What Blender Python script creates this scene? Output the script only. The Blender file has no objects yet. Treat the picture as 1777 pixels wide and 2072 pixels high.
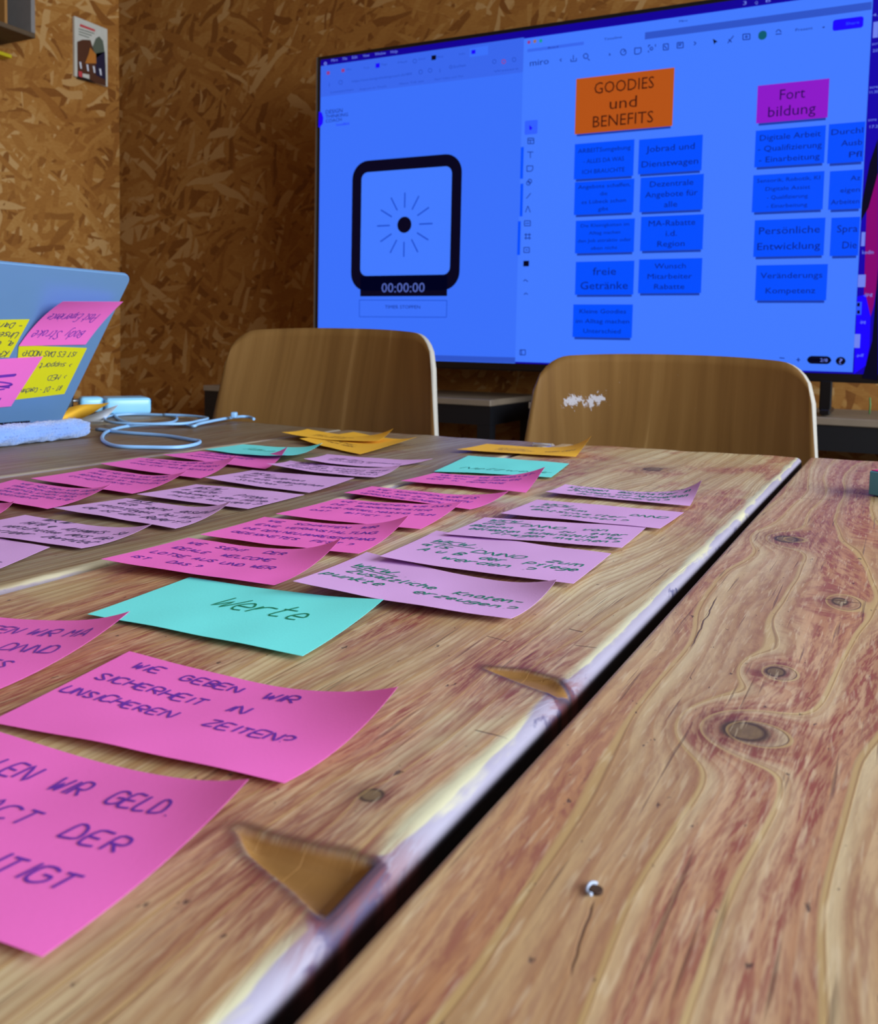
import bpy, bmesh, math, random
import numpy as np
from mathutils import Matrix, Vector
random.seed(7)
scene = bpy.context.scene
COL = scene.collection
# ------------------------------------------------------------------ camera
F_PX, CXP, CYP = 1850.0, 888.5, 830.0
R_W2C = np.array([[0.89037503, 0.45473884, 0.02109261],
                  [-0.05257293, 0.05669222, 0.99700656],
                  [0.45218182, -0.88881864, 0.07438429]])
TZ = 0.75                       # table top height
CAM = np.array([0.0, 0.0, TZ + 0.134])
cam_d = bpy.data.cameras.new('camera'); cam = bpy.data.objects.new('camera', cam_d); COL.objects.link(cam)
cam_d.sensor_fit = 'HORIZONTAL'; cam_d.sensor_width = 36.0
cam_d.lens = 36.0 * F_PX / 1777.0
cam_d.shift_y = -(1036.0 - CYP) / 1777.0
cam_d.clip_start = 0.01
cam_d.dof.use_dof = True; cam_d.dof.focus_distance = 0.55; cam_d.dof.aperture_fstop = 24.0
cam.matrix_world = Matrix.Translation(CAM.tolist()) @ Matrix(R_W2C.T.tolist()).to_4x4()
scene.camera = cam
# ------------------------------------------------------------------ world, light, exposure
scene.view_settings.view_transform = 'Standard'; scene.view_settings.look = 'None'
scene.view_settings.exposure = 0.0; scene.view_settings.gamma = 1.0
scene.view_settings.use_curve_mapping = False
world = bpy.data.worlds.new('world'); scene.world = world; world.use_nodes = True
world.node_tree.nodes['Background'].inputs[0].default_value = (0.62, 0.78, 1.0, 1)
world.node_tree.nodes['Background'].inputs[1].default_value = 1.0
def area(name, loc, rot, sx, sy, power, col):
    d = bpy.data.lights.new(name, 'AREA'); d.shape = 'RECTANGLE'; d.size = sx; d.size_y = sy
    d.energy = power; d.color = col
    o = bpy.data.objects.new(name, d); COL.objects.link(o); o.location = loc; o.rotation_euler = rot
    return o
# daylight coming through the window in the right wall
area('window_daylight', (2.27, 0.55, 1.72), (0, math.radians(90), 0), 1.35, 2.9, 175.0, (0.86, 0.95, 1.0))
# the room's ceiling lamp
area('ceiling_lamp_light', (0.4, 0.2, 2.93), (0, 0, 0), 1.2, 0.3, 3.0, (1.0, 0.95, 0.88))

# ------------------------------------------------------------------ projection helpers (photo pixel -> real plane)
def ray(p): return R_W2C.T @ np.array([p[0] - CXP, -(p[1] - CYP), -F_PX])
def onX(p, X): w = ray(p); return CAM + w * ((X - CAM[0]) / w[0])
def onY(p, Y): w = ray(p); return CAM + w * ((Y - CAM[1]) / w[1])
def onZ(p, Z): w = ray(p); return CAM + w * ((Z - CAM[2]) / w[2])

# ------------------------------------------------------------------ object helpers
def link(name, me, mat=None, parent=None):
    o = bpy.data.objects.new(name, me); COL.objects.link(o)
    if mat is not None and me is not None and len(me.materials) == 0: me.materials.append(mat)
    if parent is not None:
        o.parent = parent
        loc = parent['_loc'] if '_loc' in parent else (0, 0, 0)
        o.matrix_parent_inverse = Matrix.Translation((-loc[0], -loc[1], -loc[2]))
    return o
def tag(o, label=None, cat=None, group=None, kind=None):
    if label: o['label'] = label
    if cat: o['category'] = cat
    if group: o['group'] = group
    if kind: o['kind'] = kind
    return o
ROOTS = []
def empty(name, loc, label=None, cat=None, group=None):
    o = bpy.data.objects.new(name, None); COL.objects.link(o); o.location = loc; o.empty_display_size = 0.05
    o['_loc'] = (float(loc[0]), float(loc[1]), float(loc[2])); ROOTS.append(o)
    return tag(o, label, cat, group)
def mesh_from(verts, faces, smooth=False):
    me = bpy.data.meshes.new('m'); me.from_pydata([tuple(map(float, v)) for v in verts], [], faces); me.update()
    if smooth:
        for p in me.polygons: p.use_smooth = True
    return me
class MB:
    def __init__(s): s.bm = bmesh.new()
    def box(s, x0, x1, y0, y1, z0, z1, mtx=None):
        vs = [s.bm.verts.new((x, y, z)) for x in (x0, x1) for y in (y0, y1) for z in (z0, z1)]
        for f in ((0,1,3,2),(4,6,7,5),(0,4,5,1),(2,3,7,6),(0,2,6,4),(1,5,7,3)): s.bm.faces.new([vs[i] for i in f])
        if mtx is not None:
            for v in vs: v.co = mtx @ v.co
        return vs
    def tube(s, pts, r, n=10, cap=True, closed=False):
        pts = [Vector(p) for p in pts]; rings = []
        m = len(pts); ref = None
        for i, p in enumerate(pts):
            a = pts[(i - 1) % m] if (i > 0 or closed) else p
            b = pts[(i + 1) % m] if (i < m - 1 or closed) else p
            d = (b - a).normalized()
            if ref is None: ref = d.orthogonal().normalized()
            ref = (ref - d * ref.dot(d)).normalized(); t = d.cross(ref)
            rr = r[i] if isinstance(r, (list, tuple)) else r
            rings.append([s.bm.verts.new(p + (ref * math.cos(2*math.pi*k/n) + t * math.sin(2*math.pi*k/n)) * rr) for k in range(n)])
        for i in range(m if closed else m - 1):
            A, B = rings[i], rings[(i + 1) % m]
            for k in range(n):
                f = s.bm.faces.new((A[k], A[(k+1) % n], B[(k+1) % n], B[k])); f.smooth = True
        if cap and not closed:
            s.bm.faces.new(rings[0][::-1]); s.bm.faces.new(rings[-1])
    def bevel(s, w, seg=2):
        bmesh.ops.bevel(s.bm, geom=list(s.bm.edges), offset=w, segments=seg, profile=0.5, affect='EDGES', clamp_overlap=True)
        return s
    def build(s, name, mat, parent=None, smooth=False):
        bmesh.ops.recalc_face_normals(s.bm, faces=s.bm.faces)
        me = bpy.data.meshes.new(name); s.bm.to_mesh(me); s.bm.free()
        if smooth:
            for p in me.polygons: p.use_smooth = True
        return link(name, me, mat, parent)
def catmull(pts, n=8):
    P = [np.array(p, float) for p in pts]; P = [2*P[0]-P[1]] + P + [2*P[-1]-P[-2]]; out = []
    for i in range(1, len(P) - 2):
        for k in range(n):
            t = k / n
            out.append(0.5*((2*P[i]) + (-P[i-1]+P[i+1])*t + (2*P[i-1]-5*P[i]+4*P[i+1]-P[i+2])*t*t + (-P[i-1]+3*P[i]-3*P[i+1]+P[i+2])*t**3))
    out.append(P[-2]); return out

def thin_sheet(S, nu, nv, th=0.00012):
    g = [S(i/nu, j/nv) for j in range(nv+1) for i in range(nu+1)]; n = len(g)
    low = [(p[0], p[1], p[2]-th) for p in g]
    idx = lambda i, j: j*(nu+1)+i
    fs = [(idx(i,j), idx(i+1,j), idx(i+1,j+1), idx(i,j+1)) for j in range(nv) for i in range(nu)]
    fs += [tuple(n+k for k in f[::-1]) for f in fs]
    per = [idx(i,0) for i in range(nu+1)] + [idx(nu,j) for j in range(1,nv+1)] + [idx(i,nv) for i in range(nu-1,-1,-1)] + [idx(0,j) for j in range(nv-1,0,-1)]
    vs = g + low; b0 = len(vs); m_ = len(per)
    vs += [g[k] for k in per] + [low[k] for k in per]; ns = len(fs)
    fs += [(b0+(i+1)%m_, b0+i, b0+m_+i, b0+m_+(i+1)%m_) for i in range(m_)]
    me = mesh_from(vs, fs)
    sm = [k < ns for k in range(len(fs))]; me.polygons.foreach_set('use_smooth', sm)
    return me
# ------------------------------------------------------------------ node helpers
def srgb(r, g, b):
    f = lambda c: (c/255/12.92) if c/255 <= 0.04045 else ((c/255 + 0.055)/1.055)**2.4
    return (f(r), f(g), f(b), 1.0)
class T:
    """tiny expression layer over shader nodes"""
    def __init__(s, mat): s.nt = mat.node_tree
    def new(s, t, **kw):
        n = s.nt.nodes.new(t)
        for k, v in kw.items(): setattr(n, k, v)
        return n
    def put(s, sock, v):
        if isinstance(v, N): s.nt.links.new(v.s, sock)
        elif isinstance(v, bpy.types.NodeSocket): s.nt.links.new(v, sock)
        elif v is not None:
            sock.default_value = v
    def m(s, op, a, b=None, c=None, clamp=False):
        n = s.new('ShaderNodeMath', operation=op, use_clamp=clamp)
        s.put(n.inputs[0], a)
        if b is not None: s.put(n.inputs[1], b)
        if c is not None: s.put(n.inputs[2], c)
        return N(s, n.outputs[0])
    def xyz(s, x, y, z=0.0):
        n = s.new('ShaderNodeCombineXYZ'); s.put(n.inputs[0], x); s.put(n.inputs[1], y); s.put(n.inputs[2], z); return N(s, n.outputs[0])
    def coord(s, kind='Object'):
        tc = s.new('ShaderNodeTexCoord'); sp = s.new('ShaderNodeSeparateXYZ'); s.nt.links.new(tc.outputs[kind], sp.inputs[0])
        return [N(s, sp.outputs[i]) for i in range(3)]
    def noise(s, vec, scale, detail=2.0, rough=0.5, dist=0.0, color=False):
        n = s.new('ShaderNodeTexNoise'); s.put(n.inputs['Vector'], vec); s.put(n.inputs['Scale'], scale)
        n.inputs['Detail'].default_value = detail; n.inputs['Roughness'].default_value = rough; n.inputs['Distortion'].default_value = dist
        return N(s, n.outputs['Color' if color else 'Fac'])
    def voro(s, vec, scale, feature='F1', out='Distance', rnd=1.0):
        n = s.new('ShaderNodeTexVoronoi', feature=feature); s.put(n.inputs['Vector'], vec); n.inputs['Scale'].default_value = scale
        n.inputs['Randomness'].default_value = rnd
        return N(s, n.outputs[out])
    def mix(s, f, a, b, mode='MIX'):
        n = s.new('ShaderNodeMix', data_type='RGBA', blend_type=mode); s.put(n.inputs[0], f); s.put(n.inputs[6], a); s.put(n.inputs[7], b)
        return N(s, n.outputs[2])
    def step(s, x, a, b):
        n = s.new('ShaderNodeMapRange', interpolation_type='SMOOTHSTEP'); s.put(n.inputs[0], x); n.inputs[1].default_value = a; n.inputs[2].default_value = b
        return N(s, n.outputs[0])
    def ramp(s, f, stops):
        n = s.new('ShaderNodeValToRGB'); s.put(n.inputs[0], f); cr = n.color_ramp
        while len(cr.elements) < len(stops): cr.elements.new(0.5)
        for e, (p, c) in zip(cr.elements, stops): e.position = p; e.color = c
        return N(s, n.outputs[0])
    def bump(s, h, strength, dist):
        n = s.new('ShaderNodeBump'); s.put(n.inputs['Height'], h); n.inputs['Strength'].default_value = strength; n.inputs['Distance'].default_value = dist
        return N(s, n.outputs[0])
class N:
    def __init__(s, t, sock): s.t, s.s = t, sock
    def __add__(a, b): return a.t.m('ADD', a, b)
    __radd__ = __add__
    def __sub__(a, b): return a.t.m('SUBTRACT', a, b)
    def __rsub__(a, b): return a.t.m('SUBTRACT', b, a)
    def __mul__(a, b): return a.t.m('MULTIPLY', a, b)
    __rmul__ = __mul__
    def __truediv__(a, b): return a.t.m('DIVIDE', a, b)
def new_mat(name):
    m = bpy.data.materials.new(name); m.use_nodes = True
    return m, T(m), m.node_tree.nodes['Principled BSDF']
def plain(name, col, rough=0.5, metal=0.0, noise=0.06, spec=0.5, nscale=40):
    m, t, b = new_mat(name)
    x, y, z = t.coord(); nz = t.noise(t.xyz(x, y, z), nscale, 3)
    c = t.mix(nz, tuple(v*(1-noise) for v in col[:3]) + (1,), tuple(min(1, v*(1+noise)) for v in col[:3]) + (1,))
    t.put(b.inputs['Base Color'], c); b.inputs['Roughness'].default_value = rough; b.inputs['Metallic'].default_value = metal
    b.inputs['Specular IOR Level'].default_value = spec
    return m
def emit(name, col, strength=1.0):
    m, t, b = new_mat(name)
    b.inputs['Base Color'].default_value = (0, 0, 0, 1); b.inputs['Roughness'].default_value = 0.35
    b.inputs['Emission Color'].default_value = col; b.inputs['Emission Strength'].default_value = strength
    b.inputs['Specular IOR Level'].default_value = 0.15
    return m
def paper(name, col, trans=0.12):
    m, t, b = new_mat(name)
    x, y, z = t.coord(); f = t.noise(t.xyz(x, y, z), 900, 3, 0.6)
    c = t.mix(f, tuple(v*0.95 for v in col[:3]) + (1,), col)
    t.put(b.inputs['Base Color'], c); b.inputs['Roughness'].default_value = 0.75; b.inputs['Specular IOR Level'].default_value = 0.2
    t.put(b.inputs['Normal'], t.bump(f, 0.15, 0.0004))
    tr = t.new('ShaderNodeBsdfTranslucent'); t.put(tr.inputs[0], c)
    mx = t.new('ShaderNodeMixShader'); mx.inputs[0].default_value = trans
    out = m.node_tree.nodes['Material Output']
    t.nt.links.new(b.outputs[0], mx.inputs[1]); t.nt.links.new(tr.outputs[0], mx.inputs[2]); t.nt.links.new(mx.outputs[0], out.inputs[0])
    return m

def osb(name, ax, seed, gain=1.0):
    """oriented strand board: three layers of long random strands, the topmost one showing"""
    m, t, b = new_mat(name)
    c = t.coord(); u, v = c[ax[0]], c[ax[1]]
    w = t.noise(t.xyz(u, v, seed), 3.5, 2); w2 = t.noise(t.xyz(u, v, seed + 5.0), 3.5, 2)
    best = None
    for k, ang in enumerate((0.2, 0.75, -0.55, 1.35)):
        uu = u + (w - 0.5)*0.12 + 3.1*k; vv = v + (w2 - 0.5)*0.12 + 1.7*k
        ca, sa = math.cos(ang), math.sin(ang)
        a = uu*ca + vv*sa; d = vv*ca - uu*sa
        cell = t.voro(t.xyz(a*(1/0.13), d*(1/0.024), seed + k), 1.0, out='Color')
        sp = t.new('ShaderNodeSeparateColor'); t.nt.links.new(cell.s, sp.inputs[0]); r = N(t, sp.outputs[0])
        best = r if best is None else t.m('MAXIMUM', best, r)
    h = t.m('FRACT', best*37.0)
    fib = t.noise(t.xyz(u, v*3.0, seed), 60, 3, 0.6)
    big = t.noise(t.xyz(u, v, seed + 9), 1.6, 2)
    f = 0.04 + h*0.34 + fib*0.30 + big*0.34 - 0.03
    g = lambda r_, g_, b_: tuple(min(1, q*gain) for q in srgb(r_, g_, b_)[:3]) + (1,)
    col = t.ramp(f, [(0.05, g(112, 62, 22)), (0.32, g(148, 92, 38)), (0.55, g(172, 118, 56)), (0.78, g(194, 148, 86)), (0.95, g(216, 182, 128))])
    pale = t.step(h, 0.86, 0.90); col = t.mix(pale*0.42, col, g(206, 170, 120))
    dkc = 1.0 - t.step(h, 0.08, 0.14); col = t.mix(dkc*0.35, col, g(96, 48, 14))
    t.put(b.inputs['Base Color'], col); b.inputs['Roughness'].default_value = 0.6; b.inputs['Specular IOR Level'].default_value = 0.25
    t.put(b.inputs['Normal'], t.bump(h*0.5 + fib*0.5, 0.35, 0.003))
    return m

def wood(name, seed, knots=(), stain=0.5, edge=None, tone=1.0, red=1.0, stains=(), ring=55.0, cracks=(), heart=None, grey=(1, 1, 1), fine=2.7):
    """weathered softwood board running along Y (object coordinates are metres)"""
    m, t, b = new_mat(name)
    x, y, z = t.coord()
    warp = (t.noise(t.xyz(x*5.0, y*1.3, seed), 1.0, 2, 0.45) - 0.5)*0.16 + (t.noise(t.xyz(x*14.0, y*4.0, seed + 3), 1.0, 2) - 0.5)*0.022
    Fld = x + warp
    kn = None; dark = None; krim = None
    for (kx, ky, rx, ry, amp) in knots:
        dx = (x - kx)*(1/rx); dy = (y - ky)*(1/ry)
        d2 = dx*dx + dy*dy
        g = t.m('EXPONENT', d2*-0.16)
        Fld = Fld + g*amp
        core = 1.0 - t.step(d2, 0.7, 1.5)
        rm = t.step(d2, 0.45, 0.8)*core
        krim = rm if krim is None else t.m('MAXIMUM', krim, rm)
        halo = t.m('EXPONENT', d2*-0.22)
        kn = core if kn is None else t.m('MAXIMUM', kn, core)
        dark = halo if dark is None else t.m('MAXIMUM', dark, halo)
    saw = t.m('FRACT', Fld*ring)
    late = t.step(saw, 0.45, 0.97)*(1.0 - t.step(saw, 0.975, 1.0))
    saw2 = t.m('FRACT', (Fld + (t.noise(t.xyz(x*40.0, y*3.0, seed + 71), 1.0, 2) - 0.5)*0.006)*(ring*fine))
    late2 = t.step(saw2, 0.30, 0.9)*(1.0 - t.step(saw2, 0.93, 1.0))
    wn = t.new('ShaderNodeTexWhiteNoise', noise_dimensions='1D'); t.put(wn.inputs['W'], t.m('FLOOR', Fld*ring) + seed); rid = N(t, wn.outputs['Value'])
    pline = t.step(saw, 0.89, 0.93)*(1.0 - t.step(saw, 0.965, 1.0)); dline = t.step(saw, 0.955, 0.975)*(1.0 - t.step(saw, 0.985, 1.0))
    fib = t.noise(t.xyz(x*620.0 + warp*900.0, y*52.0, seed), 1.0, 3, 0.7)
    fib2 = t.noise(t.xyz(x*150.0, y*6.0, seed + 8), 1.0, 3, 0.6)
    broad = t.noise(t.xyz(x*9.0, y*2.2, seed + 4), 1.0, 2)
    base = t.ramp(broad, [(0.25, srgb(186*tone, 152*tone, 104*tone)), (0.5, srgb(206*tone, 188*tone, 148*tone)), (0.75, srgb(214*tone, 206*tone, 176*tone))])
    base = t.mix(late*0.42, base, srgb(160*tone, 112*tone, 62*tone))
    base = t.mix(t.step(fib2, 0.42, 0.72)*0.40, base, srgb(160*tone, 128*tone, 92*tone))
    base = t.mix(late2*0.42, base, srgb(150*tone, 108*tone, 66*tone))
    # red-brown stain, streaky along the fibres
    sm = t.noise(t.xyz(x*11.0 + warp*20.0, y*5.0, seed + 17), 1.0, 4, 0.62)
    sm = t.step(sm, 0.60 - 0.20*stain, 0.72 - 0.16*stain)
    for (sx, sy, rx, ry, a) in stains:
        dx = (x - sx + warp*0.4)*(1/rx); dy = (y - sy)*(1/ry)
        sm = t.m('MAXIMUM', sm, t.m('EXPONENT', (dx*dx + dy*dy)*-1.0)*a)
    if heart is not None:
        hx, hw = heart; q_ = (x - hx + warp*0.7)*(1/hw); q2 = q_*q_
        hm = t.m('EXPONENT', (q2*q2)*-1.0)
        band = t.step(rid, 0.10, 0.40)*0.5 + 0.5
        band = band*(t.step(saw, 0.0, 0.35)*0.6 + 0.4)*(1.0 - t.step(saw, 0.88, 0.91))
        pat = t.step(t.noise(t.xyz(x*8.0, y*3.5, seed + 80), 1.0, 3), 0.25, 0.48)
        sm = t.m('MAXIMUM', sm*(1.0 - hm*0.6), hm*band*(pat*0.8 + 0.2))
        sm = sm*(1.0 - pline*0.8)
    streak = t.step(fib, 0.42, 0.58)*0.65 + t.step(fib2, 0.38, 0.56)*0.45
    base = t.mix(t.m('MULTIPLY', sm*0.95*red, streak, clamp=True), base, srgb(146*tone, 82*tone, 72*tone))
    base = t.mix(t.m('MULTIPLY', sm*0.50*red, 1.0 - streak, clamp=True), base, srgb(186*tone, 110*tone, 84*tone))
    if dark is not None:
        base = t.mix(t.m('MULTIPLY', dark*0.9, streak*0.5 + 0.4, clamp=True), base, srgb(92, 50, 52))
        base = t.mix(kn*0.95, base, t.mix(t.noise(t.xyz(x*300.0, y*200.0, 2.0), 1.0, 2), srgb(96, 78, 56), srgb(132, 110, 80)))
        base = t.mix(krim*0.8, base, srgb(54, 38, 36))
    base = t.mix(pline*0.35, base, srgb(204*tone, 176*tone, 118*tone)); base = t.mix(dline*0.55, base, srgb(112*tone, 74*tone, 52*tone))
    lt = t.step(t.noise(t.xyz(x*520.0, y*40.0, seed + 90), 1.0, 2, 0.6), 0.56, 0.68)
    base = t.mix(lt*0.28, base, srgb(228*tone, 212*tone, 182*tone))
    # fine dark fibres, dents and specks
    dk = t.step(t.noise(t.xyz(x*330.0, y*12.0, seed + 30), 1.0, 2, 0.5), 0.62, 0.74)
    base = t.mix(dk*0.5, base, srgb(92, 66, 50))
    sp = t.noise(t.xyz(x*160.0, y*80.0, seed + 50), 1.0, 3, 0.7); spk = t.step(sp, 0.67, 0.71)
    base = t.mix(spk*0.75, base, srgb(62, 50, 50))
    cr = None
    for (x0, y0, x1, y1, wd) in cracks:
        L = math.hypot(x1-x0, y1-y0); ux, uy = (x1-x0)/L, (y1-y0)/L
        px = x - x0 + (t.noise(t.xyz(x, y, 3.0), 60, 2) - 0.5)*0.003; py = y - y0
        al = px*ux + py*uy; ac = t.m('ABSOLUTE', px*(-uy) + py*ux)
        inside = t.step(al, 0.0, L*0.15)*(1.0 - t.step(al, L*0.85, L))
        q = inside*(1.0 - t.step(ac, wd*0.15, wd*0.55))
        cr = q if cr is None else t.m('MAXIMUM', cr, q)
    if cr is not None: base = t.mix(cr*0.7, base, srgb(66, 44, 38))
    if edge is not None:      # worn pale paint with violet and blue smears along one edge
        e0, e1, amt = edge
        wob = (t.noise(t.xyz(x*20.0, y*14.0, seed + 60), 1.0, 3) - 0.5)*0.012
        em = t.step(x + wob, e0, e0 + 0.004*(1 if e1 > e0 else -1)) if e1 > e0 else 1.0 - t.step(x + wob, e0 - 0.004, e0)
        pale = t.mix(t.noise(t.xyz(x*90.0, y*25.0, 1.0), 1.0, 3), srgb(176, 170, 142), srgb(208, 206, 178))
        ch0 = N(t, t.new('ShaderNodeAttribute', attribute_name='chip').outputs['Fac'])
        vm = t.step(t.noise(t.xyz(x*70.0, y*11.0, seed + 61), 1.0, 4, 0.6) + (x - e0)*40.0 + ch0*1.2 + t.step(x, e0 + 0.0035, e0 + 0.006)*0.17, 0.78, 0.92)
        pale = t.mix(vm*0.7, pale, srgb(128, 122, 172))
        bm_ = t.step(t.noise(t.xyz(x*110.0, y*24.0, seed + 66), 1.0, 4, 0.65) + (x - e0)*30.0 + ch0*1.0, 0.84, 0.94)
        pale = t.mix(bm_*0.85, pale, srgb(62, 66, 112))
        base = t.mix(em*amt, base, pale)
        low = 1.0 - t.step(z, TZ - 0.0075, TZ - 0.0045)  # board side below the edge painted near-black, as shade in the joint
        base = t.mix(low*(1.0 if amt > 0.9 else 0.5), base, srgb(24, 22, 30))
    base = t.mix(1.0, base, (grey[0], grey[1], grey[2], 1), 'MULTIPLY')
    at = t.new('ShaderNodeAttribute', attribute_name='chip'); chip = N(t, at.outputs['Fac'])
    chipc = t.mix(t.noise(t.xyz(x*60.0, y*60.0, 1.0), 1.0, 3), srgb(130, 92, 50), srgb(160, 118, 68))
    base = t.mix(t.step(chip, 0.45, 0.6), base, chipc)
    rim = t.step(chip, 0.12, 0.4)*(1.0 - t.step(chip, 0.42, 0.6))
    base = t.mix(rim*0.7, base, srgb(64, 40, 34))
    halo = t.step(chip, 0.0, 0.14)*(1.0 - t.step(chip, 0.3, 0.5))
    base = t.mix(halo*0.55*streak, base, srgb(120, 60, 58))
    t.put(b.inputs['Base Color'], base)
    t.put(b.inputs['Roughness'], fib2*0.25 + 0.36)
    b.inputs['Specular IOR Level'].default_value = 0.35
    hgt = fib*0.25 + late*0.45 + (1.0 - spk)*0.3 + (1.0 - dk)*0.3
    if cr is not None: hgt = hgt - cr*0.8
    t.put(b.inputs['Normal'], t.bump(hgt, 0.45, 0.0007))
    return m

M_BLACK = plain('black_steel', srgb(22, 24, 30), 0.45, 0.3)
M_SILVER = plain('silver_metal', srgb(150, 152, 158), 0.35, 0.85, 0.02)
M_WHITE = plain('white_plastic', srgb(232, 236, 240), 0.25, 0, 0.02)
M_FLOOR = plain('grey_floor_paint', srgb(84, 78, 72), 0.5, 0, 0.15, nscale=6)
M_CEIL = plain('ceiling_paint', srgb(150, 142, 130), 0.8, 0, 0.04)
M_BENCH = plain('grey_bench_board', srgb(122, 108, 94), 0.55, 0, 0.2, nscale=18)

# ================================================================== SETTING
XL, YB, XR, YF, ZC = -2.88, 2.76, 2.30, -2.2, 2.95
def struct(o): o['kind'] = 'structure'; return o
b_ = MB(); b_.box(XL-0.1, XR+0.1, YF-0.1, YB+0.1, -0.1, 0.0); struct(b_.build('floor', M_FLOOR))
b_ = MB(); b_.box(XL-0.1, XR+0.1, YF-0.1, YB+0.1, ZC, ZC+0.1); struct(b_.build('ceiling', M_CEIL))
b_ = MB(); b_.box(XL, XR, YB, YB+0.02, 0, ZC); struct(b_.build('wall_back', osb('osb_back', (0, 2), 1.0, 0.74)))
b_ = MB(); b_.box(XL-0.02, XL, YF, YB+0.02, 0, ZC); struct(b_.build('wall_left', osb('osb_left', (1, 2), 4.0, 1.0)))
M_OSB3 = osb('osb_front', (0, 2), 7.0)
b_ = MB(); b_.box(XL, XR, YF-0.02, YF, 0, ZC); struct(b_.build('wall_front', M_OSB3))
WY0, WY1, WZ0, WZ1 = -0.95, 2.05, 1.02, 2.42
M_OSB4 = osb('osb_right', (1, 2), 9.0)
b_ = MB()
b_.box(XR, XR+0.15, YF, WY0, 0, ZC); b_.box(XR, XR+0.15, WY1, YB+0.02, 0, ZC)
b_.box(XR, XR+0.15, WY0, WY1, 0, WZ0); b_.box(XR, XR+0.15, WY0, WY1, WZ1, ZC)
struct(b_.build('wall_right', M_OSB4))
b_ = MB()
for yy in (WY0, (WY0+WY1)/2 - 0.03, WY1 - 0.06): b_.box(XR+0.05, XR+0.11, yy, yy+0.06, WZ0, WZ1)
for zz in (WZ0, WZ1-0.06): b_.box(XR+0.052, XR+0.108, WY0, WY1, zz, zz+0.06)
wf = struct(b_.build('window_1', M_WHITE))
gm, gt, gb = new_mat('window_glass'); gb.inputs['Transmission Weight'].default_value = 1.0; gb.inputs['Roughness'].default_value = 0.0
for yy in (WY0+0.05, (WY0+WY1)/2 + 0.02):
    b_ = MB(); b_.box(XR+0.078, XR+0.082, yy, yy+1.43, WZ0+0.05, WZ1-0.05); b_.build('pane', gm, wf)
b_ = MB(); b_.box(XL, XL+0.015, YF, YB, 0, 0.08); struct(b_.build('baseboard_left', M_BLACK))
# ceiling lamp (outside the frame, the room's own)
lamp = empty('ceiling_lamp', (0.4, 0.2, 2.95), 'long slim ceiling lamp over the table', 'lamp')
b_ = MB(); b_.box(-0.22, 1.02, 0.03, 0.37, 2.938, 2.95); b_.build('lamp_housing', M_WHITE, lamp)

# ================================================================== TABLE
table = empty('table', (-0.4, 0.35, 0.0), 'long workshop table of wide worn softwood boards with open joints between them', 'table')
PX = lambda p: onZ(p, TZ)
def knot(px, rx, ry, amp):
    q = PX(px); return (q[0], q[1], rx, ry, amp)
def crack(p0, p1, w):
    a, c = PX(p0), PX(p1); return (a[0], a[1], c[0], c[1], w)
def stn(px, rx, ry, a): q = PX(px); return (q[0], q[1], rx, ry, a)
# chip polygons (in table coordinates) that are broken out of the long board's edge
chip_big = [PX(p)[:2] for p in ((484, 1672), (540, 1690), (640, 1716), (700, 1728), (750, 1745), (652, 1847), (600, 1796), (545, 1752), (505, 1715))]
chip_small = [PX(p)[:2] for p in ((985, 1348), (1060, 1354), (1120, 1372), (1150, 1392), (1125, 1402), (1080, 1386), (1030, 1366))]
def sdist(px, py, poly):
    """signed distance to polygon, positive inside (numpy arrays)"""
    d = np.full(px.shape, 1e9); ins = np.zeros(px.shape, bool); n = len(poly)
    for i in range(n):
        x0, y0 = poly[i]; x1, y1 = poly[(i+1) % n]
        ex, ey = x1-x0, y1-y0; tt = np.clip(((px-x0)*ex + (py-y0)*ey)/(ex*ex+ey*ey), 0, 1)
        d = np.minimum(d, np.hypot(px-x0-tt*ex, py-y0-tt*ey))
        c = ((y0 > py) != (y1 > py)) & (px < (x1-x0)*(py-y0)/((y1-y0) if abs(y1-y0) > 1e-12 else 1e-12) + x0)
        ins ^= c
    return np.where(ins, d, -d)
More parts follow.
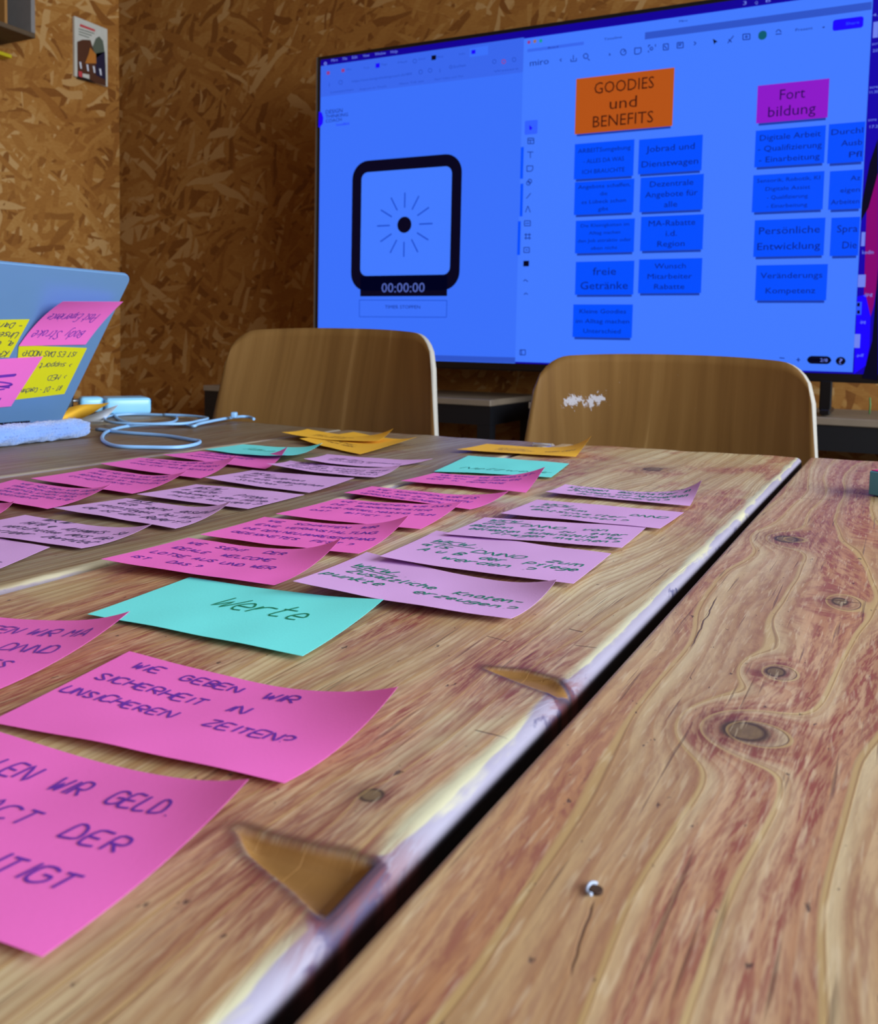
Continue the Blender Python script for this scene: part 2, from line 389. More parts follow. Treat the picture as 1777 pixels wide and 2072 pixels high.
def plank(x0, x1, yend0, yend1, mat, nx, dy, thick=0.038, rl=0.003, rr=0.003, drop=0.0, chips=(), name='plank', yfine=(0.08, 1.3), wob=0.0006):
    xs = []
    for k in range(7): xs.append(x0 + rl*(1-math.cos(k/6*math.pi/2)))
    xs += list(np.linspace(x0+rl, x1-rr, nx)[1:-1])
    for k in range(7): xs.append(x1 - rr + rr*math.sin(k/6*math.pi/2))
    xs = np.array(xs)
    ys = np.concatenate([np.linspace(-0.55, yfine[0], 8)[:-1], np.arange(yfine[0], yend1, dy), [yend1]])
    X, Y = np.meshgrid(xs, ys)
    frac = (X-x0)/(x1-x0); yl = yend0 + (yend1-yend0)*frac
    Y = -0.55 + (Y+0.55)*((yl+0.55)/(yend1+0.55))
    Z = np.full(X.shape, TZ - drop)
    l = np.clip((x0+rl-X)/rl, 0, 1); Z -= rl*(1-np.sqrt(1-l*l))
    r = np.clip((X-x1+rr)/rr, 0, 1); Z -= rr*(1-np.sqrt(1-r*r))
    Z += wob*(np.sin(X*41+Y*7)+np.sin(X*97-Y*3.1+1))*0.5 - wob
    e = np.clip((Y-(yl-0.006))/0.006, 0, 1); Z -= 0.006*(1-np.sqrt(np.clip(1-e*e, 0, 1)))
    chip = np.zeros(X.shape)
    for poly, depth in chips:
        sd = sdist(X, Y, poly)
        s_ = np.clip((sd + 0.006)/0.012, 0, 1)     # 0 .. 1, 0.5 at the outline
        chip = np.maximum(chip, np.where(sd > -0.03, np.where(sd < -0.006, 0.12*(1+(sd+0.006)/0.024), 0.12 + s_*0.88), 0))
        Z -= depth*np.clip((sd+0.0012)/0.0035, 0, 1)
    ny, nxx = X.shape
    V = np.stack([X, Y, Z], -1).reshape(-1, 3)
    idx = np.arange(ny*nxx).reshape(ny, nxx)
    Q = np.stack([idx[:-1, :-1], idx[:-1, 1:], idx[1:, 1:], idx[1:, :-1]], -1).reshape(-1, 4)
    # skirt and underside
    per = list(idx[0, :]) + list(idx[1:, -1]) + list(idx[-1, -2::-1]) + list(idx[-2:0:-1, 0])
    nb = len(V); low = V[per].copy(); low[:, 2] = TZ - drop - thick
    V = np.vstack([V, low]); m_ = len(per)
    S = [(per[(i+1) % m_], per[i], nb+i, nb+(i+1) % m_) for i in range(m_)]
    faces = Q.tolist() + [tuple(int(a) for a in f) for f in S] + [tuple(nb+i for i in range(m_))[::-1]]
    me = bpy.data.meshes.new(name); me.from_pydata(V.tolist(), [], faces); me.update()
    at = me.attributes.new('chip', 'FLOAT', 'POINT'); vals = np.zeros(len(V)); vals[:chip.size] = chip.ravel(); at.data.foreach_set('value', vals)
    sm = np.zeros(len(faces), bool); sm[:len(Q)] = True; me.polygons.foreach_set('use_smooth', sm)
    return link(name, me, mat, table)
WA = wood('board_long_edge', 11.0, stain=0.68, ring=62, fine=4.2,
          knots=[knot((1322, 948), 0.010, 0.014, 0.02), knot((752, 1606), 0.0035, 0.004, 0.004)],
          stains=[stn((1080, 1330), 0.035, 0.05, 1.0), stn((560, 1800), 0.03, 0.05, 0.9), stn((640, 1640), 0.035, 0.04, 0.8), stn((760, 1270), 0.03, 0.05, 0.9), stn((1050, 1150), 0.03, 0.06, 0.5), stn((1010, 1240), 0.03, 0.05, 0.6)],
          edge=(-0.1190, -0.110, 1.0), cracks=[crack((955, 1473), (1030, 1492), 0.0012), crack((970, 1350), (1120, 1370), 0.001), crack((1150, 1268), (1182, 1276), 0.0018), crack((1160, 1302), (1208, 1308), 0.0014), crack((1290, 925), (1350, 927), 0.002), crack((980, 1285), (1030, 1296), 0.0012)])
plank(-0.4135, -0.1100, 1.185, 1.225, WA, 150, 0.0016, rr=0.0065, rl=0.004, chips=((chip_big, 0.0045), (chip_small, 0.002)), yfine=(0.05, 1.3))
WR = wood('board_front_right', 23.0, stain=0.45, ring=44, heart=(-0.034, 0.060), fine=3.4,
          knots=[knot((1508, 1470), 0.0078, 0.0085, 0.05), knot((1592, 1085), 0.008, 0.012, 0.035), knot((1570, 1352), 0.004, 0.006, 0.03), knot((1700, 1210), 0.004, 0.008, 0.02)],
          stains=[stn((1480, 1560), 0.045, 0.09, 1.0), stn((1560, 1400), 0.035, 0.07, 0.9), stn((1600, 1180), 0.05, 0.12, 0.8), stn((1200, 1880), 0.03, 0.06, 0.8), stn((1450, 1900), 0.025, 0.08, 0.9), stn((1640, 1650), 0.02, 0.08, 0.7), stn((1700, 960), 0.05, 0.10, 0.6)],
          cracks=[crack((1452, 1196), (1395, 1305), 0.0011), crack((1660, 1205), (1745, 1212), 0.0016), crack((1200, 1800), (1150, 1960), 0.0009), crack((1580, 1003), (1700, 1006), 0.0016)])
plank(-0.1030, 0.225, 1.248, 1.262, WR, 160, 0.0016, drop=0.0015, rl=0.003, yfine=(0.05, 1.3))
WB = wood('board_second', 37.0, stain=0.45, tone=0.76, red=0.9, ring=80, grey=(0.96, 0.93, 0.98), edge=(-0.4265, -0.41, 0.7))
plank(-0.7435, -0.4195, 1.160, 1.182, WB, 60, 0.006, rr=0.006, rl=0.003)
WC = wood('board_third', 41.0, stain=0.45, tone=0.66, red=0.7, ring=70, grey=(0.95, 0.90, 1.0), edge=(-0.757, -0.74, 0.35))
plank(-1.0700, -0.7490, 1.175, 1.160, WC, 40, 0.008, rr=0.006)
WD = wood('board_fourth', 53.0, stain=0.30, tone=0.74, ring=80)
plank(-1.4000, -1.0755, 1.215, 1.205, WD, 24, 0.02)
plank(0.2300, 0.5600, 1.262, 1.27, WD, 24, 0.02, drop=0.001)
M_TLEG = plain('dark_timber', srgb(70, 52, 40), 0.6, 0, 0.2, nscale=12)
for (x, y) in ((-1.3, -0.4), (-1.3, 1.02), (0.44, -0.4), (0.44, 1.02)):
    b_ = MB(); b_.box(x-0.035, x+0.035, y-0.035, y+0.035, 0.0, 0.6325); b_.bevel(0.004, 1).build('leg', M_TLEG, table)
for y in (-0.4, 1.02):
    b_ = MB(); b_.box(-1.36, 0.5, y-0.03, y+0.03, 0.633, 0.7095); b_.build('apron', M_TLEG, table)
# nail hole with a bluish glint painted as a pale arc and other dents in the right board
q = PX((1207, 1788))
b_ = MB(); b_.tube([(q[0]+0.0022*math.cos(a), q[1]+0.003*math.sin(a), TZ-0.0015+0.0003*math.sin(a*3)) for a in np.linspace(1.9, 4.6, 10)], 0.00045, 6)
b_.build('nail_hole_glint', plain('hole_glint', srgb(170, 184, 214), 0.4), table)
b_ = MB(); b_.tube([(q[0], q[1], TZ-0.0021), (q[0], q[1], TZ-0.0013)], 0.0017, 14); b_.build('nail_hole', plain('hole_dark', srgb(62, 38, 26), 0.9), table)

# ================================================================== handwriting
G = {  # strokes on a grid: x 0-4, y 0-9 (baseline 2, x-height 6, cap height 8)
'A':'02 28 42|14 34','B':'02 08 37 36 05|05 34 33 02','C':'47 28 07 03 22 43','D':'02 08 37 43 02','E':'48 08 02 42|05 35','F':'48 08 02|05 35','G':'47 28 07 03 22 43 45 25','H':'02 08|42 48|05 45',
'I':'12 18','J':'38 33 22 13','K':'02 08|48 05 42','L':'08 02 42','M':'02 08 25 48 42','N':'02 08 42 48','O':'28 07 03 22 43 47 28','P':'02 08 38 46 35 05','R':'02 08 38 46 35 05|15 42','S':'47 28 07 25 43 22 03','T':'08 48|28 22','U':'08 03 22 43 48','V':'08 22 48','W':'08 12 26 32 48','Z':'08 48 02 42','X':'08 42|02 48','Y':'08 25 48|25 22',
'Ä':'02 28 42|14 34|19 19.1|39 39.1','Ö':'28 07 03 22 43 47 28|19 19.1|39 39.1','Ü':'08 03 22 43 48|19 19.1|39 39.1',
'a':'35 16 04 13 24 36|36 32 42','b':'08 02|05 26 34 22 02','c':'36 16 04 12 32','d':'36 16 04 12 33|38 32','e':'04 34 26 16 04 12 32','f':'38 27 22|06 36','g':'36 16 04 13 34|36 31 10 00','h':'08 02|05 26 32','i':'16 12|18 18.1','j':'26 21 00|28 28.1','k':'08 02|36 04 32','l':'18 12 22','m':'06 02|05 16 22|15 36 42','n':'06 02|05 26 32','o':'16 04 12 32 34 26 16','p':'06 00|05 26 34 22 02','q':'36 16 04 12 33|36 30','r':'06 02|04 16 36','s':'36 16 05 33 22 02','t':'18 12 32|06 36','u':'06 03 12 33|36 32','v':'06 12 36','w':'06 12 25 32 46','x':'06 32|02 36','y':'06 13|36 20 00','z':'06 36 02 32',
'ä':'35 16 04 13 24 36|36 32|08 08.1|38 38.1','ö':'16 04 12 32 34 26 16|08 08.1|38 38.1','ü':'06 03 12 33|36 32|08 08.1|38 38.1','ß':'02 08 28 26 34 22',
'?':'07 18 37 35 14|12 12.1','.':'12 12.2','-':'05 35','>':'07 25 03',',':'12 01','!':'18 14|12 12.1',':':'13 13.1|16 16.1','0':'28 07 03 22 43 47 28','1':'06 28 22','2':'07 28 47 02 42'}
def parse(s):
    out = []
    for pl in s.split('|'):
        out.append([(float(t_[0]), float(t_[1:])) for t_ in pl.split()])
    return out
GP = {k: parse(v) for k, v in G.items()}
def text_lines(lines, u0, v0, du, dv, h, slant=0.18, jit=0.22, rng=None, umax=None):
    """returns polylines in (u,v) note space in metres; h is cap height"""
    rng = rng or random.Random(1); out = []
    sc = h/6.0
    for i, ln in enumerate(lines):
        ox = 0.0
        if isinstance(ln, tuple): ox, ln = ln
        x = u0 + ox + du*i; y = v0 - dv*i; xs0 = x; n0 = len(out)
        for ch in ln:
            if ch == ' ': x += sc*4.4; continue
            g = GP.get(ch)
            if g is None: x += sc*3; continue
            wmax = max(p[0] for pl in g for p in pl)
            jy = rng.uniform(-jit, jit); js = rng.uniform(0.9, 1.1)
            for pl in g:
                out.append([(x + sc*js*(p[0] + (p[1]-2)*slant + rng.uniform(-jit, jit)*0.6), y + sc*js*((p[1]-2) + jy + rng.uniform(-jit, jit)*0.6)) for p in pl])
            x += sc*(wmax + 1.35)
            y += sc*rng.uniform(-0.12, 0.1)
        if umax is not None and x > umax:
            k_ = (umax-xs0)/(x-xs0)
            for q_ in range(n0, len(out)): out[q_] = [(xs0+(p[0]-xs0)*k_, p[1]) for p in out[q_]]
    return out
def ribbons(polys, S, w, L, W, step=0.0025, smooth=True):
    """ribbon mesh draped on the surface S(u,v) (u,v in 0..1), polylines in metres"""
    vs, fs = [], []
    for pl in polys:
        P = pl
        if smooth and len(P) > 2: P = [tuple(q) for q in catmull(P, 3)]
        Q = [P[0]]
        for a, c in zip(P[:-1], P[1:]):
            n = max(1, int(math.hypot(c[0]-a[0], c[1]-a[1])/step))
            for k in range(1, n+1): Q.append((a[0]+(c[0]-a[0])*k/n, a[1]+(c[1]-a[1])*k/n))
        if len(Q) < 2: continue
        base = len(vs)
        for i, p in enumerate(Q):
            a = Q[max(i-1, 0)]; c = Q[min(i+1, len(Q)-1)]
            dx, dy = c[0]-a[0], c[1]-a[1]; n = math.hypot(dx, dy) or 1e-9
            nx, ny = -dy/n*w/2, dx/n*w/2
            for sg in (1, -1):
                u = (p[0]+nx*sg)/L; v = (p[1]+ny*sg)/W
                vs.append(S(min(max(u, 0.004), 0.996), min(max(v, 0.004), 0.996), 0.00022))
        for i in range(len(Q)-1):
            a = base+2*i; fs.append((a, a+1, a+3, a+2))
    return vs, fs

# ================================================================== sticky notes on the table
C_PINK = paper('paper_pink', srgb(252, 120, 214)); C_LAV = paper('paper_lavender', srgb(226, 176, 240)); C_TEAL = paper('paper_mint', srgb(126, 248, 250))
C_OR = paper('paper_orange', srgb(252, 196, 62)); C_YEL = paper('paper_yellow', srgb(226, 222, 30))
I_PUR = plain('ink_purple', srgb(106, 44, 172), 0.5, 0, 0.1, nscale=300); I_GRN = plain('ink_green', srgb(0, 126, 88), 0.5, 0, 0.1, nscale=300)
I_DK = plain('ink_dark', srgb(44, 52, 84), 0.5, 0, 0.1, nscale=300); I_OR = plain('ink_brown', srgb(120, 80, 20), 0.5)
NL, NW = 0.127, 0.0835
def table_note(label, group, mat, corners, text=None, hbr=None, hfl=0.0, hbl=0.0, hfr=0.0, z0=0.0006, ink=None, th=0.0075, tu=0.018, tv=None, dv=0.0155, cu=5.0, cv=2.2, jit=0.3, slant=0.3, tw=0.0010, tdu=-0.0, um=0.95, name='sticky_note', nu=24, nv=14, sagl=3.0, seed=0):
    FL, FR, BR, BL = corners
    z = TZ + z0 + 0.0006
    fr = onZ(FR, z + hfr)[:2]
    if FL is None:      # beyond the frame: complete the sheet from its right edge
        best = None
        for h in np.linspace(0.0, 0.022, 45):
            q_ = onZ(BR, z + h)[:2]; e = abs(np.linalg.norm(q_-fr) - NW*0.985)
            if best is None or e < best[0]: best = (e, h, q_)
        if hbr is None: hbr = best[1]
        br = onZ(BR, z + hbr)[:2]
        d = np.array(corners[3], float) if corners[3] is not None else None
        lft = d/np.linalg.norm(d) if d is not None else np.array([-1.0, 0.0])
        fl = fr + lft*NL; bl = fl + np.array([lft[1], -lft[0]])*NW*(1 if -lft[0] > 0 else -1)
    else:
        fl = onZ(FL, z + hfl)[:2]; bl = onZ(BL, z + hbl)[:2]
        if hbr is None:
            want = fr + (bl-fl); best = None
            for h in np.linspace(0.0, 0.024, 49):
                q_ = onZ(BR, z + h)[:2]; e = np.linalg.norm(q_-want)
                if best is None or e < best[0]: best = (e, h)
            hbr = best[1]
        br = onZ(BR, z + hbr)[:2]
    def S(u, v, off=0.0):
        p = (1-u)*(1-v)*fl + u*(1-v)*fr + u*v*br + (1-u)*v*bl
        zz = z + hbr*(u**cu)*(v**cv) + hfl*((1-u)**sagl)*((1-v)**1.3) + hbl*((1-u)**sagl)*(v**1.3) + hfr*(u**3)*((1-v)**2) + 0.0011*((1-v)**3)*math.sin(math.pi*(0.15+0.7*u))
        zz += 0.0005*math.sin(u*3.14)*math.sin(v*5+seed)*math.sin(u*7+seed)**2
        return (p[0], p[1], zz + off + 0.0001)
    L = float(np.linalg.norm(fr-fl)); W = float(np.linalg.norm(bl-fl))
    me = thin_sheet(S, nu, nv)
    loc = (float(fl[0]+br[0])/2, float(fl[1]+br[1])/2, z)
    root = empty(name, loc, label, 'sticky note', group)
    o = link('sheet', me, mat, root)
    if text:
        rng = random.Random(seed*31+5)
        lines = text
        v0 = (W - 0.0150) if tv is None else tv
        polys = text_lines(lines, tu*L/0.127, v0, tdu, dv, th, slant=slant, jit=jit, rng=rng, umax=L*um)
        under = [ln for ln in lines if isinstance(ln, str) and ln.startswith('WKW')]
        if under: polys.append([(tu, v0-0.003), (tu+0.03, v0-0.0034)])
        V_, F_ = ribbons(polys, S, tw, L, W)
        if F_: link('handwriting', mesh_from(V_, F_), ink or I_PUR, root)
    return root
P_, L_, T_ = 'pink question notes on the table', 'lavender notes in green writing on the table', 'mint title notes on the table'
# big pink ones in front
table_note('pink note nearest the camera, reading IMPACT DER, cut by the frame', P_, C_PINK, (None, (85, 1941), (503, 1577), (-0.995, -0.10)), [(0.0, 'STELLEN  WIR  GELD.'), (0.020, 'IMPACT  DER'), (-0.012, 'GLEICHBERECHTIGT')], dv=0.0205, th=0.0082, tu=0.024, tv=0.063, um=0.90, seed=1, hbr=0.009, cu=5, tdu=-0.0005, slant=0.15)
table_note('pink note reading WIE GEBEN WIR SICHERHEIT in front of the mint Werte note', P_, C_PINK, ((-22, 1464), (575, 1588), (805, 1390), (262, 1318)), ['WIE  GEBEN  WIR', (-0.004, 'SICHERHEIT  IN'), (-0.006, 'UNSICHEREN   ZEITEN?')], dv=0.0165, th=0.0062, tu=0.012, tv=0.064, seed=2, hbr=0.013, um=0.86, cu=4.0, tdu=-0.001, slant=0.15)
table_note('pink note left of the mint Werte note, its curled tip over it, cut by frame', P_, C_PINK, (None, (-55, 1418), (263, 1237), (-0.985, -0.17)), [(0.06, 'FEN WIR MA'), (0.066, 'ER DNND'), (0.068, 'N  DES'), (0.07, 'EN BEU?')], dv=0.0175, th=0.0075, tu=0.008, tv=0.064, seed=3, hbr=0.012, cu=4.5, tdu=-0.0005, slant=0.15)
table_note('mint green note reading Werte', T_, C_TEAL, ((177, 1245), (612, 1330), (776, 1213), (384, 1168)), ['Werte'], th=0.015, tu=0.042, tv=0.040, ink=I_GRN, tw=0.0012, seed=4, cu=3.0, slant=0.45)
# lavender column on the right
table_note('lavender note reading Zusätzliche Knotenpunkte erzeugen, foremost of the right column', L_, C_LAV, ((593, 1178), (1033, 1254), (1127, 1173), (742, 1117)), ['WKW...', (0.004, 'Zusätzliche  Knoten-'), (-0.004, 'punkte   erzeugen?')], hfl=0.006, z0=0.0020, th=0.0095, tu=0.008, tv=0.062, dv=0.0165, ink=I_GRN, tw=0.0012, seed=5, hbr=0.010, sagl=2.2, slant=0.35)
table_note('lavender note reading als DNNO zum A u B der Pflege werden', L_, C_LAV, ((768, 1127), (1160, 1183), (1237, 1120), (883, 1074)), ['WKW...', (-0.002, 'als  DNNO  zum'), (0.002, 'A u B  der  Pflege'), (0.022, 'werden ?')], hfl=0.004, z0=0.0016, th=0.0095, tu=0.010, tv=0.066, dv=0.0155, ink=I_GRN, tw=0.0012, seed=6, slant=0.35)
table_note('lavender note reading die DNNO von Beginn an, third of the right column', L_, C_LAV, ((900, 1082), (1258, 1110), (1309, 1066), (981, 1047)), ['WKW...', (-0.0, 'die  DNNO  von'), (-0.004, 'Beginn  an  zu  einer'), (0.0, 'beliebten Anlaufstelle für'), (0.02, 'Fragen machen?')], z0=0.0012, hfl=0.002, th=0.0085, tu=0.008, tv=0.067, dv=0.0135, ink=I_GRN, tw=0.0012, seed=7)
table_note('lavender note reading DNNO Botschafter machen, fourth of the right column', L_, C_LAV, ((1013, 1040), (1335, 1071), (1384, 1037), (1087, 1011)), ['WKW...', (-0.004, 'uns  zum      DNNO'), (0.002, 'Botschafter'), (0.03, 'machen?')], z0=0.0009, hfl=0.002, th=0.009, tu=0.012, tv=0.064, dv=0.0155, ink=I_GRN, tw=0.0012, seed=8)
table_note('lavender note with tall curled right end, rearmost of the right column', L_, C_LAV, ((1104, 996), (1396, 1025), (1420, 972), (1144, 980)), ['WKW...', (0.0, 'Wie können wir die'), (-0.004, 'Kollegen  Botschafter in'), (0.0, 'Zeitungen und Netzwerken'), (0.012, 'zu platzieren?')], hbr=0.0145, hbl=0.003, hfl=0.003, th=0.008, tu=0.012, tv=0.066, dv=0.0135, ink=I_GRN, tw=0.0012, seed=9, cu=7, cv=1.2)
# pink middle column
table_note('pink note reading WIE SIEHT DER IDEALE WELCOME, behind the mint Werte note', P_, C_PINK, ((204, 1133), (554, 1186), (691, 1089), (381, 1088)), ['WIE  SIEHT   DER', 'IDEALE  WELCOME', (-0.002, 'LOTSE AUS UND WER'), (-0.003, 'IST   DAS.?')], z0=0.0026, hfl=0.0025, th=0.0058, tu=0.012, dv=0.01650, seed=10, cu=4.5, slant=0.15, hbr=0.014)
table_note('pink note reading WIE SCHAFFEN WIR, second of the middle column', P_, C_PINK, ((405, 1083), (725, 1122), (827, 1043), (535, 1046)), ['WIE  SCHAFFEN  WIR', 'EINE VERANSTALTUNG', 'DIE DEN NEUJAHRESEMPFANG', (-0.0, 'GEEIGNETES  FEST ?')], z0=0.0020, hfl=0.003, th=0.0058, tu=0.012, dv=0.0165, seed=11, cu=4.5, slant=0.15, hbr=0.012)
table_note('pink note reading WIE ERREICHEN WIR DAS, third of the middle column', P_, C_PINK, ((558, 1041), (851, 1072), (936, 1015), (682, 1009)), ['WIE ERREICHEN WIR DAS', 'DIE  BÜRGERMEISTER', 'UNS REGELMÄSSIG ZUM', 'DAT   BITTET ?'], z0=0.0016, hfl=0.003, th=0.0058, tu=0.012, dv=0.0165, seed=12, cu=4.5, slant=0.15)
table_note('pink note reading VERANSTALTUNGEN, fourth of the middle column', P_, C_PINK, ((696, 998), (950, 1032), (1029, 994), (753, 984)), ['WIE SCHAFFEN WIR ES', 'DASS WIR ZU GROSSEN', 'VERANSTALTUNGEN IN', 'PROJEKTEN EINGELADEN'], z0=0.0012, hfl=0.001, th=0.006, tu=0.012, dv=0.015, seed=13, slant=0.15, jit=0.4)
table_note('pink note with curled tip overlapping the mint Netzwerk note', P_, C_PINK, ((810, 974), (1064, 998), (1103, 945), (879, 957)), ['WIE KOMMT WIR SCHNELLST-', 'MÖGLICH  ZENTRALER', 'DER  IN  GEMEINDE'], z0=0.0016, hfl=0.001, hbr=0.0135, th=0.006, tu=0.014, dv=0.015, seed=14, cu=4, cv=1.2, slant=0.15, jit=0.4)
table_note('mint green note reading Netzwerk behind the middle pink column', T_, C_TEAL, ((878, 955), (1115, 967), (1152, 938), (948, 922)), ['Netzwerk'], th=0.016, tu=0.02, tv=0.034, ink=I_GRN, tw=0.0012, seed=15, cu=3.0, slant=0.4, z0=0.0004)
table_note('orange note with high curled tip at the far table edge, right of two others', 'orange notes at the far table edge', C_OR, ((924, 910), (1165, 925), (1197, 882), (985, 898)), ['ECHTE', 'MENSCHEN   VOR ORT'], hbr=0.0185, hfl=0.0025, hbl=0.0015, th=0.008, tu=0.03, tv=0.05, ink=I_OR, seed=16, cu=6.5, cv=1.1, z0=0.001)
table_note('orange note lying on another at the far table edge', 'orange notes at the far table edge', C_OR, ((570, 875), (765, 893), (796, 867), (622, 868)), ['BEI JEDER', 'KOMMUNE'], hbr=0.016, hfl=0.008, hfr=0.004, hbl=0.004, th=0.008, tu=0.03, tv=0.05, ink=I_OR, seed=17, cu=5, cv=1.1, z0=0.0016)
table_note('orange note partly under another, its right end curling up at the far edge', 'orange notes at the far table edge', C_OR, ((606, 888), (728, 920), (844, 884), (716, 874)), ['GEMEINDE', 'NACH VORN'], hbr=0.010, hfl=0.005, th=0.008, tu=0.03, tv=0.05, ink=I_OR, seed=18, cu=4, cv=1.1, z0=0.0006)
# left group: pink
table_note('pink note whose tip just enters at the left frame edge', P_, C_PINK, (None, (-22, 1047), (29, 1014), (-0.99, -0.12)), None, seed=19, hbr=0.008)
table_note('pink note cut by the left frame edge, front of the left pink row', P_, C_PINK, ((-92, 1003), (95, 1031), (225, 980), (30, 970)), ['WIE HELFEN WIR DER', 'FRAU EINEN DEMUTSVOLLEN', 'JUGENDLICHEN DER', 'KOMM DER WARTELISTE', 'BEFRIEDIGEN?'], seed=20, th=0.006, tu=0.02, dv=0.0125, slant=0.15, z0=0.0016, hbr=0.009)
table_note('pink note second from front in the left pink row', P_, C_PINK, ((62, 969), (267, 1000), (378, 953), (193, 947)), ['WIE HELFEN WIR DER', 'FRAU EIN KONZEPT ZUR', 'BEDIENUNG AN SCHULEN', 'EIN HEIM LEISTET'], seed=21, th=0.006, tu=0.016, dv=0.015, slant=0.15, z0=0.0012, hfl=0.003, hbr=0.010)
table_note('pink note third from front in the left pink row', P_, C_PINK, ((203, 939), (405, 969), (479, 922), (282, 926)), ['WIE HELFEN WIR DEM', 'MITARBEITER BEI KRISEN', 'OHNE EINE NEUE SCHULD'], seed=22, th=0.006, tu=0.016, dv=0.016, slant=0.15, z0=0.0012, hfl=0.004, hbr=0.011)
table_note('pink note with small curled tip before the small mint note', P_, C_PINK, ((329, 921), (537, 950), (582, 904), (405, 913)), ['WIE KANN ER DIE', 'ANGEHÖRIGEN FREIEN', 'ZUSAMMENHALT'], seed=23, th=0.006, tu=0.016, dv=0.016, slant=0.15, z0=0.0010, hfl=0.003, cu=6, hbr=0.013)
table_note('mint note with lifted right end beside the cable, farthest left of the mint notes', T_, C_TEAL, ((413, 910), (577, 922), (653, 896), (492, 899)), ['Admin'], seed=24, th=0.014, tu=0.035, tv=0.03, ink=I_GRN, z0=0.0028, hfr=0.007, hbr=0.009, cu=5, slant=0.4)
# left group: lavender
L2_ = 'lavender notes in dark writing on the table'
table_note('lavender note at the left frame edge showing only ler', L2_, C_LAV, (None, (-32, 1165), (101, 1107), (-0.99, -0.12)), [(0.09, ''), (0.095, ''), (0.080, 'er ler')], seed=25, th=0.010, tu=0.0, dv=0.022, ink=I_DK)
table_note('lavender note reading Taktbieter bereitet, cut by the left frame edge', L2_, C_LAV, ((-122, 1076), (164, 1111), (309, 1060), (51, 1042)), [(0.002, 'WKW'), 'Hilfe a  Attempts  so', (-0.0, 'verstricken, dass die'), (-0.002, 'Tarinber  bereitet'), ''], seed=26, th=0.0095, tu=0.022, tv=0.062, dv=0.0158, ink=I_DK, slant=0.5, hbr=0.008)
table_note('lavender note reading verpflegen with right tip lifted, left group', L2_, C_LAV, ((108, 1029), (354, 1071), (469, 1014), (257, 1008)), ['WKW.', (0.002, 'alle  gerne  gesund'), (-0.002, 'verpflegen, bei mir'), (0.0, 'da ist der Bedarf?')], seed=27, th=0.0095, tu=0.012, tv=0.063, dv=0.0158, ink=I_DK, slant=0.5, hfl=0.002, z0=0.001, hbr=0.010)
table_note('lavender note with crossed out word, left group middle', L2_, C_LAV, ((277, 1001), (501, 1031), (616, 1001), (397, 980)), ['WKW.', (-0.002, 'in guter   Pflege -'), (0.0, 'mehrmals der Hilfe'), (0.008, 'nicht werden?')], seed=28, th=0.0095, tu=0.012, tv=0.063, dv=0.0158, ink=I_DK, slant=0.5, hfl=0.003)
table_note('lavender note second from the back of the left group', L2_, C_LAV, ((414, 967), (625, 998), (717, 967), (511, 951)), ['WKW', 'ein anderen', (-0.0, 'Für alle Jugendlichen'), (0.01, 'Scouten ?')], seed=29, th=0.0085, tu=0.014, tv=0.063, dv=0.015, ink=I_DK, slant=0.5, hfl=0.004)
table_note('lavender note with lifted left corner behind the left group', L2_, C_LAV, ((540, 939), (757, 967), (812, 940), (587, 932)), ['WKW', 'wie den Gästen und', 'die neue Jugend der', 'Kommunen locken?'], seed=30, th=0.008, tu=0.014, tv=0.064, dv=0.015, ink=I_DK, hfl=0.008, sagl=2.4, hbr=0.008, hbl=0.002, z0=0.001)
table_note('rearmost lavender note, just before the orange notes', L2_, C_LAV, ((615, 929), (776, 946), (876, 928), (662, 919)), ['WKW', 'alle auch Kommunen', 'finden?'], seed=31, th=0.009, tu=0.02, tv=0.062, dv=0.016, ink=I_DK, hfl=0.008, sagl=2.4, hbr=0.0045, z0=0.0006)

# ================================================================== TELEVISION
YT = 2.43
tvp = lambda p: onY(p, YT)
TVX0, TVX1, TVZ0, TVZ1 = -1.690, 0.012, 0.806, 1.765
tv = empty('television', ((TVX0+TVX1)/2, YT+0.03, 0.722), 'large flat television on two feet showing a timer and a board of blue cards', 'television')
M_TV = plain('tv_black', srgb(10, 11, 16), 0.3, 0, 0.05)
b_ = MB(); b_.box(TVX0, TVX1, YT+0.001, YT+0.035, TVZ0, TVZ1); b_.bevel(0.003, 2); b_.build('housing', M_TV, tv)
b_ = MB(); b_.box(TVX0+0.25, TVX1-0.25, YT+0.033, YT+0.075, TVZ0+0.06, TVZ1-0.35); b_.bevel(0.012, 2).build('rear_cover', M_TV, tv)
# thin bright metal side trim
b_ = MB(); b_.box(TVX0-0.003, TVX0-0.0002, YT+0.0, YT+0.03, TVZ0, TVZ1-0.002); b_.build('side_trim', M_SILVER, tv)
for fx in (-0.172, -1.50):
    b_ = MB()
    for (dx0, dx1, dy0, dy1, dz0, dz1) in ((-0.014, 0.014, -0.0, 0.018, 0.735, 0.810), (-0.010, 0.014, -0.03, 0.11, 0.7265, 0.740)):
        b_.box(fx+dx0, fx+dx1, YT+dy0, YT+dy1, dz0, dz1)
    b_.bevel(0.003, 1); b_.build('foot', M_TV, tv)
W_TEX = (0.0034, 0.012, 0.016)
E_WIN = emit('screen_pale', srgb(66, 122, 255)); E_WIN2 = emit('screen_pale_left', srgb(58, 112, 250))
E_BAR = emit('screen_bar', srgb(46, 84, 200)); E_HDR = emit('screen_header', srgb(56, 102, 236)); E_MENU = emit('screen_menu', srgb(16, 0, 150))
E_BLUE = emit('screen_card_blue', srgb(0, 78, 255)); E_INK = emit('screen_ink', srgb(4, 30, 130)); E_BLK = emit('screen_black', srgb(2, 3, 30))
E_ORG = emit('screen_orange', srgb(178, 82, 24)); E_MAG = emit('screen_magenta', srgb(140, 24, 200)); E_BROWN = emit('screen_brown_ink', srgb(64, 22, 14))
